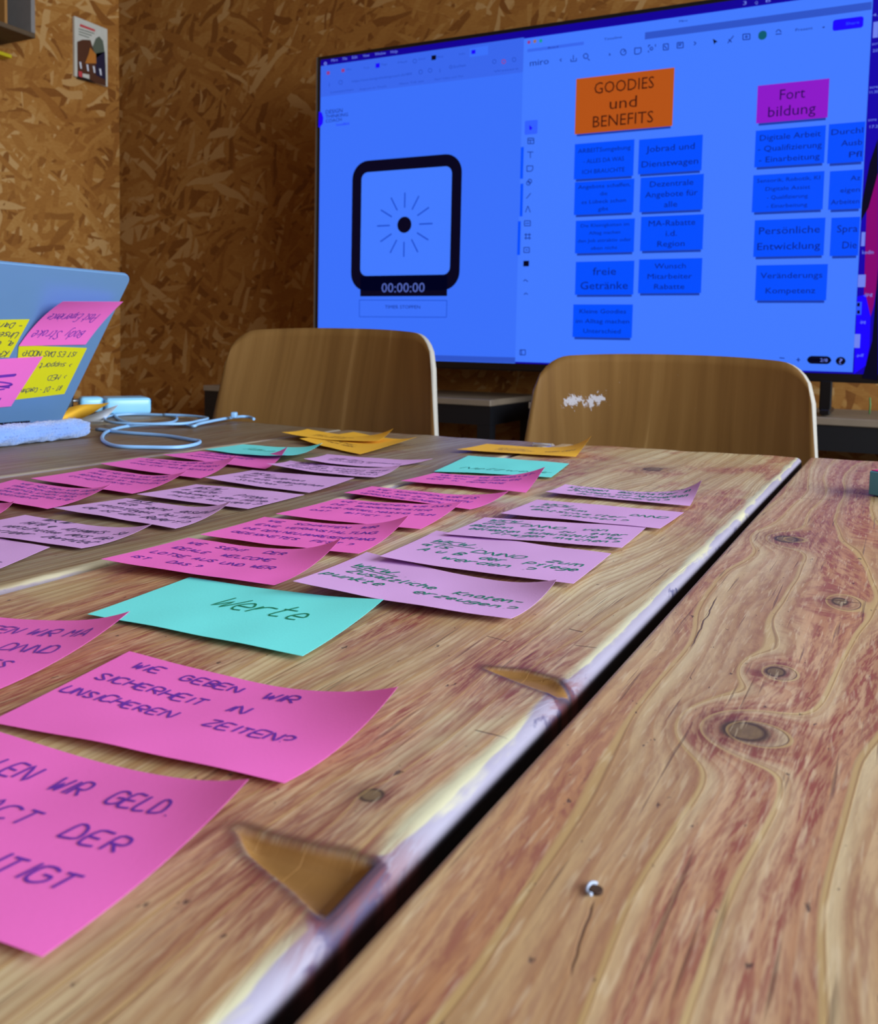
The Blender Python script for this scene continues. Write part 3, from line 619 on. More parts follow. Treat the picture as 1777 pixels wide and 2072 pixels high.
E_GREY = emit('screen_icon', srgb(34, 72, 190)); E_DBLUE = emit('screen_deep_blue', srgb(24, 0, 255)); E_WALL = emit('screen_wallpaper', srgb(18, 0, 170))
E_PINKW = emit('screen_wall_pink', srgb(130, 0, 110)); E_WHT = emit('screen_white', srgb(110, 130, 240)); E_GRN = emit('screen_green', srgb(10, 90, 110)); E_RED = emit('screen_red', srgb(150, 56, 130))
E_LINE = emit('screen_line', srgb(26, 74, 200)); E_SHD = emit('screen_card_shadow', srgb(26, 60, 170)); E_TIMER = emit('screen_digits', srgb(84, 104, 190)); E_SEL = emit('screen_select', srgb(46, 84, 255))
LAY = 0.0004
SX0, SX1, SZ0, SZ1 = TVX0+0.014, TVX1-0.010, TVZ0+0.022, TVZ1-0.012
def tvquad(name, x0, x1, z0, z1, mat, layer, parent):
    y = YT - LAY*layer
    me = mesh_from([(x0, y, z0), (x1, y, z0), (x1, y, z1), (x0, y, z1)], [(0, 1, 2, 3)])
    return link(name, me, mat, parent)
b_ = MB(); b_.box(SX0, SX1, YT-0.0002, YT+0.0012, SZ0, SZ1); screen = b_.build('screen', E_WALL, tv)
screen['_loc'] = tv['_loc']
def sc_link(o): return o
def spar(name, me, mat):
    o = bpy.data.objects.new(name, me); COL.objects.link(o)
    if len(me.materials) == 0: me.materials.append(mat)
    o.parent = screen; l_ = tv['_loc']
    return o      # screen's own local frame equals world coordinates
def sq(name, tl, br, mat, layer, r=0.0):
    a, c = tvp(tl), tvp(br); y = YT - LAY*layer
    x0, x1, z0, z1 = a[0], c[0], c[2], a[2]
    if r <= 0: vs = [(x0, y, z0), (x1, y, z0), (x1, y, z1), (x0, y, z1)]
    else:
        vs = []
        for (cx_, cz_, a0) in ((x1-r, z1-r, 0), (x0+r, z1-r, 90), (x0+r, z0+r, 180), (x1-r, z0+r, 270)):
            for k in range(7): an = math.radians(a0 + 15*k); vs.append((cx_+r*math.cos(an), y, cz_+r*math.sin(an)))
        vs = vs[::-1] if False else vs
    n = len(vs); f = tuple(range(n)) if r <= 0 else tuple(range(n))[::-1]
    return spar(name, mesh_from(vs, [f]), mat)
def sxz(name, pts, mat, layer):     # polygon from pixel points
    y = YT - LAY*layer
    vs = [(tvp(p)[0], y, tvp(p)[2]) for p in pts]
    return spar(name, mesh_from(vs, [tuple(range(len(vs)))]), mat)
DUMMY = bpy.data.curves.new('tmp', 'FONT'); DOBJ = bpy.data.objects.new('tmp', DUMMY); COL.objects.link(DOBJ)
DUMMY.resolution_u = 2
def font_mesh(txt):
    DUMMY.body = txt
    dg = bpy.context.evaluated_depsgraph_get(); dg.update()
    me = bpy.data.meshes.new_from_object(DOBJ.evaluated_get(dg))
    co = np.empty(len(me.vertices)*3); me.vertices.foreach_get('co', co); co = co.reshape(-1, 3)
    fs = [tuple(p.vertices) for p in me.polygons]; bpy.data.meshes.remove(me)
    return co, fs
class TX:      # collects text lines into one mesh on the screen plane
    def __init__(s): s.items = []
    def line(s, txt, x0, x1, zb, cap, layer=6, thin=1.0):
        co, fs = font_mesh(txt)
        if len(co) == 0: return
        w = co[:, 0].max() - co[:, 0].min()
        k = cap/0.73; kx = k if x1 is None else (x1-x0)/w
        V_ = []
        for c in co: V_.append((x0 + (c[0]-co[:, 0].min())*kx, YT - LAY*layer, zb + c[1]*k))
        s.items.append((V_, fs))
    def px(s, txt, p0, p1, cap_px, layer=6):
        """baseline start / end in photo pixels, cap height in pixels"""
        a, c = tvp(p0), tvp(p1); up = tvp((p0[0], p0[1]-cap_px))
        s.line(txt, a[0], c[0], (a[2]+c[2])/2, up[2]-a[2], layer)
    def build(s, name, mat):
        for V_, F_ in s.items: spar(name, mesh_from(V_, F_), mat)
def strokes(name, polys, wpx, mat, layer, fn=tvp):
    for pl in polys:
        vs, fs = [], []
        P = [np.array(fn(p)) for p in pl]
        for a, c in zip(P[:-1], P[1:]):
            d = c-a; n = math.hypot(d[0], d[2]) or 1e-9; w = wpx/2*0.0016
            nx, nz = -d[2]/n*w, d[0]/n*w; y = YT-LAY*layer; b0 = len(vs)
            vs += [(a[0]+nx, y, a[2]+nz), (a[0]-nx, y, a[2]-nz), (c[0]-nx, y, c[2]-nz), (c[0]+nx, y, c[2]+nz)]
            fs.append((b0, b0+1, b0+2, b0+3))
        spar(name, mesh_from(vs, fs), mat)
def ring(c, r, n=14, a0=0, a1=360): return [(c[0]+r*0.92*math.cos(math.radians(a0+(a1-a0)*k/n)), c[1]+r*math.sin(math.radians(a0+(a1-a0)*k/n))) for k in range(n+1)]
# desktop menu bar and wallpaper
a = tvp((650, 134))
zmenu = a[2]
def wq(name, x0, x1, z0, z1, mat, layer):
    y = YT - LAY*layer
    return spar(name, mesh_from([(x0, y, z0), (x1, y, z0), (x1, y, z1), (x0, y, z1)], [(0, 1, 2, 3)]), mat)
wq('menu_bar', SX0, SX1, zmenu, SZ1, E_MENU, 1)
sxz('wallpaper_shape', [(1755, 395), (1777, 340), (1777, 560), (1768, 620), (1745, 700)], E_PINKW, 1)
sxz('wallpaper_shape', [(1760, 330), (1777, 280), (1777, 350), (1758, 420), (1735, 460)], E_BLK, 2)
sxz('wallpaper_shape', [(1777, 540), (1777, 770), (1745, 765), (1765, 690)], E_BLK, 2)
sxz('wallpaper_shape', [(1735, 600), (1752, 596), (1762, 640), (1760, 700), (1752, 740), (1728, 757)], E_DBLUE, 3)
# left browser window
xw = tvp((1052, 400))[0]
zb_l = tvp((893, 723))[2]
wq('browser_window', SX0+0.001, xw, tvp((1000, 734))[2], zmenu, E_WIN2, 2)
wq('browser_header', SX0+0.001, xw, tvp((655, 196))[2], zmenu, E_HDR, 3)
wq('browser_footer', SX0+0.001, xw, tvp((1000, 733))[2], tvp((1000, 722))[2], E_BAR, 3)
sq('browser_tab', (951, 98), (988, 111), E_WIN2, 4)
# right window
wl = tvp((1052, 400))[0]; wr = tvp((1745, 400))[0]
ztw = tvp((1066, 78))[2]; zbw = tvp((1725, 753))[2]
wq('board_window', wl, wr, zbw, ztw, E_WIN, 4)
sq('tab_strip', (1306, 66), (1764, 20), E_BAR, 5)
sq('tab_strip', (1068, 100), (1182, 91), E_HDR, 5)
# menu text, blurred small print
tx = TX()
for w_, x0, x1 in (('Miro', 671, 684), ('File', 694, 703), ('Edit', 713, 724), ('View', 735, 748), ('Window', 759, 781), ('Help', 791, 805)):
    yb = 127 - (x0-660)*0.143; tx.px(w_, (x0, yb), (x1, yb-(x1-x0)*0.143), 6, 3)
tx.px('3', (1504, 11), (1511, 9), 8, 3); tx.px('Q', (1528, 9), (1534, 8), 6, 3); tx.px('B', (1550, 5), (1560, 4), 6, 3)
tx.build('menu_text', E_WHT)
strokes('menu_icon', [ring((659, 129), 2.5)], 2, E_WHT, 3)
tx = TX()
tx.px('https://tool.designthinkingcoach.de/404', (713, 167), (834, 152), 5, 5)
tx.px('Suchen', (918, 138), (943, 135), 6, 5)
for w_, x0, x1, y0 in (('Lesezeichen', 670, 716, 189), ('Import in Tools', 729, 783, 183), ('Neue Tab aus', 809, 858, 172), ('Start Video und Tim', 880, 938, 163), ('Weitere', 1000, 1050, 147), ('Miro', 703, 712, 143), ('Tools', 736, 748, 140), ('Page', 773, 784, 133), ('Mail', 806, 824, 129), ('Docs', 848, 862, 122), ('Web', 884, 898, 118), ('Info', 930, 942, 112)):
    tx.px(w_, (x0, y0), (x1, y0-(x1-x0)*0.125), 4, 5)
tx.build('small_print', E_GREY)
strokes('toolbar_icon', [ring((840, 124), 4), ring((852, 146), 4), ring((871, 143), 4), ring((690, 167), 4), ring((1001, 125), 4), [(891, 139), (891, 147)], [(667, 176), (667, 168)], ring((913, 136), 3), ring((1041, 121), 4)], 1.1, E_GREY, 5)
for p in ((665, 148), (695, 143)): sq('red_favicon', (p[0]-3, p[1]-3), (p[0]+3, p[1]+3), E_RED, 5)
strokes('red_favicon', [ring((1020, 125), 4)], 1.5, E_RED, 5)
sq('blue_favicon', (761, 129), (769, 137), E_DBLUE, 5); sq('blue_favicon', (955, 102), (963, 109), E_DBLUE, 6); sq('black_favicon', (874, 113), (883, 121), E_BLK, 5)
# logo of the timer page
sxz('page_logo_shape', [(646, 226), (652, 228), (655, 238), (654, 250), (648, 258), (645, 258)], E_DBLUE, 4)
tx = TX(); tx.px('DESIGN', (660, 231), (694, 227), 8); tx.px('THINKING', (660, 240), (705, 235), 7); tx.px('COACH', (660, 249), (692, 245), 7); tx.build('page_logo_text', E_INK)
tx = TX(); tx.px('toolkit', (681, 256), (708, 252), 6); tx.build('page_logo_text', E_DBLUE)
# timer clock, from photo corners
a = tvp((713, 330)); c = tvp((932, 585))
cx0, cx1 = tvp((713, 400))[0], tvp((934, 400))[0]; cz1, cz0 = tvp((820, 319))[2], tvp((820, 588))[2]
def rounded(x0, x1, z0, z1, r, layer, n=8):
    vs = []; y = YT-LAY*layer
    for (cx_, cz_, a0) in ((x1-r, z1-r, 0), (x0+r, z1-r, 90), (x0+r, z0+r, 180), (x1-r, z0+r, 270)):
        for k in range(n+1): an = math.radians(a0 + 90*k/n); vs.append((cx_+r*math.cos(an), y, cz_+r*math.sin(an)))
    return mesh_from(vs, [tuple(range(len(vs)))[::-1]])
spar('timer_frame', rounded(cx0, cx1, cz0, cz1, 0.055, 3), E_BLK)
spar('timer_face', rounded(tvp((731, 450))[0], tvp((913, 450))[0], tvp((820, 557))[2], tvp((820, 343))[2], 0.022, 4), E_WIN)
sq('timer_base', (730, 560), (905, 599), E_BLK, 3)
cc = tvp((819, 455)); rr_ = tvp((833, 455))[0] - cc[0]
spar('timer_hub', mesh_from([(cc[0]+rr_*1.02*math.cos(k*math.pi/12), YT-LAY*5, cc[2]+rr_*1.02*math.sin(k*math.pi/12)) for k in range(24)], [tuple(range(24))[::-1]]), E_BLK)
vs, fs = [], []
Rr = tvp((876, 455))[0]-cc[0]
for k in range(12):
    an = k*math.pi/6; ux, uz = math.cos(an), math.sin(an)
    w = 0.0021; r0 = Rr*0.53; r1 = Rr; b0 = len(vs); y = YT-LAY*5
    vs += [(cc[0]+ux*r0-uz*w, y, cc[2]+uz*r0+ux*w), (cc[0]+ux*r0+uz*w, y, cc[2]+uz*r0-ux*w), (cc[0]+ux*r1+uz*w, y, cc[2]+uz*r1-ux*w), (cc[0]+ux*r1-uz*w, y, cc[2]+uz*r1+ux*w)]
    fs.append((b0, b0+1, b0+2, b0+3))
spar('timer_ticks', mesh_from(vs, fs), E_LINE)
tx = TX(); tx.px('00:00:00', (773, 592), (860, 591), 20); tx.build('timer_digits', E_TIMER)
strokes('button_outline', [[(728, 607), (905, 608), (904, 642), (728, 641), (728, 607)]], 1.3, E_LINE, 4)
tx = TX(); tx.px('TIMER STOPPEN', (780, 624), (851, 625), 7); tx.build('button_text', E_INK)
# right window furniture
tx = TX(); tx.px('miro', (1073, 134), (1111, 130), 13); tx.build('board_logo', E_INK)
tx = TX(); tx.px('Present', (1610, 64), (1645, 60), 6); tx.px('Miro', (1375, 46), (1392, 44), 5); tx.px('Timeline', (1223, 82), (1259, 78), 5); tx.px('Board', (1110, 99), (1130, 97), 4); tx.build('small_print', E_INK)
for k, (p, m_) in enumerate((((1071, 86), E_RED), ((1083, 84), emit('screen_yellow', srgb(150, 110, 90))), ((1095, 83), emit('screen_lime', srgb(20, 150, 140))))): sq('window_button', (p[0]-3, p[1]-3), (p[0]+3, p[1]+3), m_, 5, 0.004)
ic = [[(1137, 119), (1134, 122), (1137, 125)], [(1156, 120), (1156, 125), (1167, 124), (1167, 118)], [(1161, 122), (1161, 112)], ring((1186, 114), 5), [(1190, 119), (1194, 123)],
      ring((1262, 106), 6), [(1262, 106), (1266, 102)], [(1285, 98), (1298, 97), (1298, 106), (1293, 110), (1285, 110), (1285, 98)], [(1313, 96), (1313, 92), (1317, 92)], [(1327, 90), (1327, 95)], [(1313, 103), (1313, 107)], ring((1319, 99), 3),
      [(1343, 90), (1353, 89), (1353, 101), (1343, 102), (1343, 90)], [(1345, 93), (1350, 99)], [(1371, 87), (1383, 86), (1383, 97), (1371, 98), (1371, 87)], [(1373, 90), (1380, 89)], [(1373, 93), (1379, 92)], [(1405, 85), (1409, 88), (1405, 92)],
      [(1473, 88), (1485, 73)], [(1475, 80), (1481, 86)], [(1504, 70), (1518, 69), (1518, 80), (1504, 81), (1504, 70)], ring((1511, 75), 2), ring((1576, 66), 5, 10, 180, 360), [(1570, 70), (1582, 69)], [(1665, 55), (1667, 57), (1669, 54)], [(1233, 109), (1236, 111), (1233, 113)]]
strokes('toolbar_icon', ic, 1.3, E_INK, 6)
sxz('cursor_arrow', [(1443, 79), (1453, 85), (1448, 87), (1446, 91)], E_BLK, 7)
spar('avatar', rounded(tvp((1535, 72))[0], tvp((1552, 72))[0], tvp((1543, 81))[2], tvp((1543, 63))[2], 0.0095, 6), E_GRN)
sq('share_button', (1686, 41), (1747, 56), E_DBLUE, 5, 0.006)
tx = TX(); tx.px('Share', (1712, 52), (1739, 48), 6, 7); tx.build('share_text', E_SEL)
# left tool column
sq('tool_selected', (1063, 245), (1088, 271), emit('screen_tool_bg', srgb(50, 96, 255)), 5, 0.004)
sxz('cursor_tool', [(1072, 253), (1078, 259), (1075, 264), (1072, 262)], E_DBLUE, 6)
ic = [[(1069, 280), (1081, 280), (1081, 291), (1069, 291), (1069, 280)], [(1069, 284), (1081, 284)], [(1074, 284), (1074, 291)], [(1068, 308), (1080, 308)], [(1074, 308), (1074, 320)], [(1067, 336), (1079, 336), (1079, 343), (1075, 347), (1067, 347), (1067, 336)], ring((1073, 367), 4), ring((1070, 371), 4),
      [(1066, 402), (1075, 391)], [(1064, 430), (1069, 417), (1074, 430)], [(1062, 447), (1074, 447), (1074, 457), (1062, 457), (1062, 447)], [(1064, 452), (1072, 452)], [(1062, 475), (1075, 475)], [(1062, 482), (1075, 482)], [(1065, 472), (1065, 485)], [(1072, 472), (1072, 485)],
      [(1061, 501), (1072, 501), (1072, 511), (1061, 511), (1061, 501)], [(1064, 506), (1069, 506)], [(1060, 569), (1064, 566), (1069, 570)], [(1061, 596), (1065, 593), (1069, 596)], [(1053, 708), (1064, 708), (1064, 718), (1053, 718), (1053, 708)], [(1056, 708), (1056, 718)], [(1578, 724), (1588, 725)], [(1612, 728), (1620, 728)], [(1616, 724), (1616, 732)]]
strokes('tool_icon', ic, 1.3, E_INK, 6)
sq('tool_icon_block', (1060, 528), (1071, 539), E_BLK, 6)
for (t0, b0) in (((1055, 298), (1059, 362)), ((1054, 372), (1058, 438)), ((1049, 448), (1053, 516))): sq('card_sliver', t0, b0, E_BLUE, 6)
# cards: (top-left px, bottom-right px, material, ink, [lines], text height as share of card height)
cards = [((1167, 160), (1361, 255), E_ORG, E_BROWN, ['GOODIES', 'und', 'BENEFITS'], (118, 54, 120), 24),
 ((1534, 174), (1675, 238), E_MAG, emit('screen_violet_ink', srgb(40, 10, 90)), ['Fort', 'bildung'], (50, 94), 22),
 ((1164, 292), (1282, 356), E_BLUE, E_INK, ['ARBEITSumgebung', '- ALLES DA WAS', 'ICH BRAUCHTE'], (104, 80, 84), 9),
 ((1164, 369), (1282, 430), E_BLUE, E_INK, ['Angebote schaffen,', 'die', 'es Lübeck schon', 'gibt'], (104, 14, 88, 20), 8),
 ((1166, 447), (1283, 510), E_BLUE, E_INK, ['Die Kleinigkeiten im', 'Alltag machen', 'den Job attraktiv oder', 'eben nicht'], (96, 62, 106, 52), 7),
 ((1166, 530), (1282, 596), E_BLUE, E_INK, ['freie', 'Getränke'], (46, 94), 16),
 ((1161, 616), (1279, 684), E_BLUE, E_INK, ['Kleine Goodies', 'im Alltag machen', 'Unterschied'], (92, 106, 74), 9),
 ((1294, 283), (1420, 345), E_BLUE, E_INK, ['Jobrad und', 'Dienstwagen'], (96, 112), 13),
 ((1297, 360), (1422, 424), E_BLUE, E_INK, ['Dezentrale', 'Angebote für', 'alle'], (86, 104, 26), 12),
 ((1298, 439), (1422, 505), E_BLUE, E_INK, ['MA-Rabatte', 'i.d.', 'Region'], (92, 22, 54), 12),
 ((1294, 525), (1419, 593), E_BLUE, E_INK, ['Wunsch', 'Mitarbeiter', 'Rabatte'], (62, 88, 60), 11),
 ((1530, 265), (1668, 330), E_BLUE, E_INK, ['Digitale Arbeit', '- Qualifizierung', '- Einarbeitung'], (120, 126, 120), 12),
 ((1525, 355), (1665, 424), E_BLUE, E_INK, ['Sensorik, Robotik, KI', 'Digitale Assist', '- Qualifizierung', '- Einarbeitung'], (124, 88, 80, 80), 8),
 ((1528, 446), (1667, 517), E_BLUE, E_INK, ['Persönliche', 'Entwicklung'], (120, 124), 15),
 ((1531, 537), (1672, 608), E_BLUE, E_INK, ['Veränderungs', 'Kompetenz'], (122, 98), 12),
 ((1678, 252), (1748, 327), E_BLUE, E_INK, ['Durchl', 'Ausb', 'Pfl'], (60, 40, 24), 12),
 ((1680, 347), (1746, 422), E_BLUE, E_INK, ['Az', 'eigen', 'Arbeiten'], (20, 40, 58), 10),
 ((1683, 441), (1741, 517), E_BLUE, E_INK, ['Spra', 'Die'], (46, 32), 15)]
for (tl, br, mt, ink, lines, wpx, cap) in cards:
    a, c = tvp(tl), tvp(br); x0, x1 = a[0], c[0]; z1, z0 = a[2], c[2]
    right = tl[0] > 1676
    if right: x1 = wr - 0.002
    y = YT-LAY*5
    sh = spar('card_shadow', mesh_from([(x0+0.006, YT-LAY*4.6, z0-0.006), (x1-0.004, YT-LAY*4.6, z0-0.006), (x1-0.004, YT-LAY*4.6, z0+0.01), (x0+0.006, YT-LAY*4.6, z0+0.01)], [(0, 1, 2, 3)]), E_SHD)
    spar('digital_card', mesh_from([(x0, y, z0), (x1, y, z0), (x1, y, z1), (x0, y, z1)], [(0, 1, 2, 3)]), mt)
    n = len(lines); H_ = z1-z0; pxm = (x1-x0)/((br[0]-tl[0]) if not right else (1747-tl[0]))
    capm = tvp((tl[0], tl[1]))[2] - tvp((tl[0], tl[1]+cap))[2]
    pitch = H_/(n+0.35); tx = TX()
    for i, (ln, wp) in enumerate(zip(lines, wpx)):
        zb = z1 - pitch*(i+0.68) - capm*0.5
        if right: xa, xb = x1-0.004-wp*pxm, x1-0.004
        else: mid = (x0+x1)/2; xa, xb = mid-wp*pxm/2, mid+wp*pxm/2
        tx.line(ln, xa, xb, zb, capm, 6)
    tx.build('card_text', ink)
sq('zoom_pill', (1634, 720), (1682, 737), E_BLK, 5, 0.011)
sq('help_button', (1692, 722), (1711, 739), E_BLK, 5, 0.0105)
tx = TX(); tx.px('?', (1698, 736), (1705, 736), 11, 7); tx.px('2/8', (1660, 732), (1675, 732), 7, 7); tx.build('pill_text', E_WHT)
# desktop files at the screen's right edge
for (tl, br) in (((1737, 556), (1751, 581)), ((1730, 676), (1740, 704)), ((1768, 45), (1777, 76)), ((1744, 470), (1750, 498))): sq('desktop_icon', tl, br, E_WHT, 3.5)
tx = TX(); tx.px('kedin', (1745, 514), (1768, 514), 8, 3.8); tx.px('.jpg', (1748, 598), (1766, 599), 7, 3.8); tx.px('.jpg', (1740, 653), (1752, 654), 6, 3.8); tx.px('.pdf', (1733, 721), (1748, 722), 6, 3.8)
for s_, x_, y_ in (('4.1', 1766, 34), ('scre', 1765, 92), ('202', 1766, 106), ('scre', 1760, 180), ('11.30', 1760, 190), ('scre', 1757, 246), ('17.2', 1760, 260)): tx.px(s_, (x_, y_), (x_+17, y_-2), 6, 3.8)
tx.build('desktop_text', E_WHT)
sq('desktop_thumb', (1734, 611), (1743, 637), E_SEL, 3.5); sq('desktop_thumb', (1735, 613), (1740, 620), E_BLK, 3.7); sq('desktop_thumb', (1735, 628), (1740, 635), E_BLK, 3.7)
bpy.data.objects.remove(DOBJ)

# ================================================================== BENCHES under the television
def bench(label, x0, x1, post_l, post_r, apron):
    r_ = empty('media_bench', ((x0+x1)/2, 2.55, 0.0), label, 'bench')
    b_ = MB(); b_.box(x0, x1, 2.375, 2.755, 0.704, 0.7225); b_.bevel(0.002, 1).build('top_board', M_BENCH, r_)
    b_ = MB(); b_.box(x0+0.002, x1-0.002, 2.38, 2.40, 0.704-apron, 0.7038); b_.build('front_rail', M_BLACK, r_)
    b_ = MB(); b_.box(x0+0.002, x1-0.002, 2.73, 2.75, 0.704-apron, 0.7038); b_.build('rear_rail', M_BLACK, r_)
    for sx, nm in ((x0+0.002, 'side_rail'), (x1-0.022, 'side_rail')):
        b_ = MB(); b_.box(sx, sx+0.02, 2.4005, 2.7295, 0.704-apron, 0.7038); b_.build(nm, M_BLACK, r_)
    for x in (x0+0.002, x1-0.042):
        for y in (2.38, 2.71):
            b_ = MB(); b_.box(x, x+0.04, y, y+0.04, 0.0, 0.7035-apron); b_.build('leg', M_BLACK, r_)
    b_ = MB(); b_.box(x0+0.01, x1-0.01, 2.42, 2.70, 0.16, 0.18); b_.build('shelf_board', M_BLACK, r_)
    return r_
bench('low black framed bench behind the left chair', -2.10, -1.045, 0, 0, 0.055)
bench('black framed bench behind the right chair under the television foot', -0.93, 0.50, 0, 0, 0.062)
# little green stem standing on the bench by the right frame edge
b_ = MB(); q = onY((1760, 828), 2.60); b_.tube([(q[0], 2.60, 0.7225), (q[0]+0.001, 2.60, 0.745), (q[0]-0.001, 2.60, 0.765)], 0.0022, 6)
o = b_.build('plant_stem', plain('stem_green', srgb(90, 140, 80), 0.6)); tag(o, 'thin pale green stem standing on the right bench', 'stem')

# ================================================================== CHAIRS
def ply(name, seed, marks=()):
    m, t, b = new_mat(name); x, y, z = t.coord()
    w = t.noise(t.xyz(x*3.0, z*1.2, seed), 1.0, 2)
    str_ = t.noise(t.xyz((x + (w-0.5)*0.15)*28.0, z*1.2, seed), 1.0, 3, 0.6)
    fine = t.noise(t.xyz(x*500.0, z*14.0, seed), 1.0, 2)
    c = t.ramp(str_, [(0.28, srgb(112, 80, 42)), (0.5, srgb(132, 98, 54)), (0.70, srgb(146, 112, 66))])
    line = t.step(str_, 0.64, 0.67)*(1.0 - t.step(str_, 0.675, 0.70))
    c = t.mix(line*0.45, c, srgb(172, 138, 88)); c = t.mix(fine*0.2, c, srgb(110, 72, 36))
    for (mx, mz, rx, rz) in marks:
        n_ = t.noise(t.xyz(x*1.6 + z*0.8, z*0.8 - x*0.4, seed), 85, 4, 0.7); dx = (x-mx)*(1/rx); dz = (z-mz)*(1/rz) - (x-mx)*18.0
        k = t.step(t.m('EXPONENT', (dx*dx+dz*dz)*-0.9) + (n_-0.5)*2.8, 0.60, 0.74)
        c = t.mix(k*0.9, c, srgb(206, 206, 220))
    t.put(b.inputs['Base Color'], c); b.inputs['Roughness'].default_value = 0.42; b.inputs['Specular IOR Level'].default_value = 0.35
    t.put(b.inputs['Normal'], t.bump(fine, 0.1, 0.0005))
    return m
M_PLYEDGE = plain('plywood_edge', srgb(168, 164, 158), 0.6, 0, 0.1, nscale=200)
M_TUBE = plain('chair_tube', srgb(120, 122, 126), 0.3, 0.9, 0.02)
def chair(cx_, Y, ztop, hw0, hw1, label, seed, marks=()):
    r_ = empty('chair', (cx_, Y+0.0, 0.0), label, 'chair', 'plywood chairs at the far end of the table')
    mt = ply('beech_ply_%d' % seed, seed, marks)
    # backrest
    nu, nv = 40, 16; vs = []
    z0 = ztop - 0.235
    def P(s, t):
        hw = hw0 + (hw1-hw0)*(1-t)**1.0
        zt = ztop - 0.010*abs(s)**2.5
        s0 = 0.77
        if abs(s) > s0: zt -= 0.052*(1-math.sqrt(max(0, 1-((abs(s)-s0)/(1-s0))**2)))
        zb = z0
        if abs(s) > s0: zb += 0.05*(1-math.sqrt(max(0, 1-((abs(s)-s0)/(1-s0))**2)))
        z_ = zb + t*(zt-zb)
        return (cx_ + s*hw, Y + 0.012 - 0.045*s*s + 0.035*(z_-z0)/0.235, z_)
    for j in range(nv+1):
        for i in range(nu+1):
            s = math.sin((i/nu*2-1)*math.pi/2)*0.35 + (i/nu*2-1)*0.65
            vs.append(P(s, j/nv))
    fs = [(j*(nu+1)+i, j*(nu+1)+i+1, (j+1)*(nu+1)+i+1, (j+1)*(nu+1)+i) for j in range(nv) for i in range(nu)]
    me = mesh_from(vs, fs, True); me.materials.append(mt); me.materials.append(M_PLYEDGE)
    o = link('backrest', me, None, r_)
    so = o.modifiers.new('ply', 'SOLIDIFY'); so.thickness = 0.009; so.offset = -1; so.material_offset_rim = 1
    # seat shell
    vs = []
    for j in range(13):
        for i in range(17):
            s = i/16*2-1; t = j/12
            w = 0.195 - 0.02*t; y = Y - 0.03 - 0.39*t
            dz = -0.018*math.sin(math.pi*min(1, t*1.05)) - 0.03*max(0, (t-0.85)/0.15)**2 + 0.012*s*s
            rr = 1 - 0.12*max(0, abs(t*2-1)-0.7)/0.3
            vs.append((cx_+s*w*rr, y, 0.455+dz))
    fs = [(j*17+i, j*17+i+1, (j+1)*17+i+1, (j+1)*17+i) for j in range(12) for i in range(16)]
    me = mesh_from(vs, [f[::-1] for f in fs], True); me.materials.append(mt); me.materials.append(M_PLYEDGE)
    o = link('seat', me, None, r_); so = o.modifiers.new('ply', 'SOLIDIFY'); so.thickness = 0.010; so.offset = -1; so.material_offset_rim = 1
    for sg in (-1, 1):
        x = cx_+sg*0.165
        b_ = MB(); b_.tube(catmull([(x, Y-0.36, 0.430), (x, Y-0.38, 0.415), (x+sg*0.01, Y-0.40, 0.2), (x+sg*0.015, Y-0.41, 0.003)], 6), 0.0105, 10); b_.build('leg', M_TUBE, r_)
        b_ = MB(); b_.tube(catmull([(x, Y-0.03, 0.425), (x, Y+0.0, 0.405), (x+sg*0.01, Y+0.04, 0.2), (x+sg*0.015, Y+0.07, 0.003)], 6), 0.0105, 10); b_.build('leg', M_TUBE, r_)
        b_ = MB(); b_.tube([(x, Y-0.375, 0.426), (x, Y-0.02, 0.426)], 0.0105, 10); b_.build('side_rail', M_TUBE, r_)
        b_ = MB(); b_.tube(catmull([(x, Y-0.02, 0.426), (x, Y+0.022, 0.47), (x-sg*0.015, Y+0.030, 0.6), (x-sg*0.02, Y+0.043, ztop-0.12)], 6), 0.0095, 10); b_.build('back_post', M_TUBE, r_)
    return r_
chair(-0.3155, 1.355, 0.8725, 0.203, 0.218, 'plywood chair right of the pair, pale glue scrapes on its backrest', 3, marks=((-0.462, 0.797, 0.016, 0.011), (-0.430, 0.799, 0.018, 0.013)))
chair(-0.8450, 1.245, 0.9035, 0.200, 0.220, 'plywood chair left of the pair, clean backrest before the timer screen', 8)

# ================================================================== LAPTOP, on its felt sleeve
hd = np.array([math.cos(math.radians(88)), math.sin(math.radians(88)), 0]); nrm = np.array([hd[1], -hd[0], 0])
th_ = math.radians(35.0); upv = math.sin(th_)*nrm + np.array([0, 0, math.cos(th_)])
outn = np.cross(hd, upv); outn /= np.linalg.norm(outn)
if outn @ nrm < 0: outn = -outn
LB = onZ((125, 852), 0.7672)           # hinge-side corner nearest the charger
LW, LH = 0.34, 0.235
laptop = empty('laptop', tuple(LB - hd*LW/2), 'open silver laptop seen from behind, lid covered with pink and yellow notes', 'laptop')
M_ALU = plain('aluminium_blue_lit', srgb(116, 162, 216), 0.38, 0.35, 0.015)  # silver metal with bluish light tinted into its base colour
lid_pts = []
def lidP(a, h, o=0.0): return LB - hd*(LW*(1-a)) + upv*(LH*h) + outn*o       # a: 0 far-left end .. 1 right end
outl = []
r = 0.012
for (ca_, ch_, a0) in ((LW-r, LH-r, 0), (r, LH-r, 90)):
    for k in range(7): an = math.radians(a0+15*k); outl.append((ca_+r*math.cos(an), ch_+r*math.sin(an)))
outl += [(0.0, 0.0), (LW, 0.0)]
vs = [lidP(a/LW, h/LH, 0.0) for a, h in outl] + [lidP(a/LW, h/LH, -0.005) for a, h in outl]
n = len(outl); fs = [tuple(range(n)), tuple(range(2*n-1, n-1, -1))] + [(i, n+i, n+(i+1) % n, (i+1) % n) for i in range(n)]
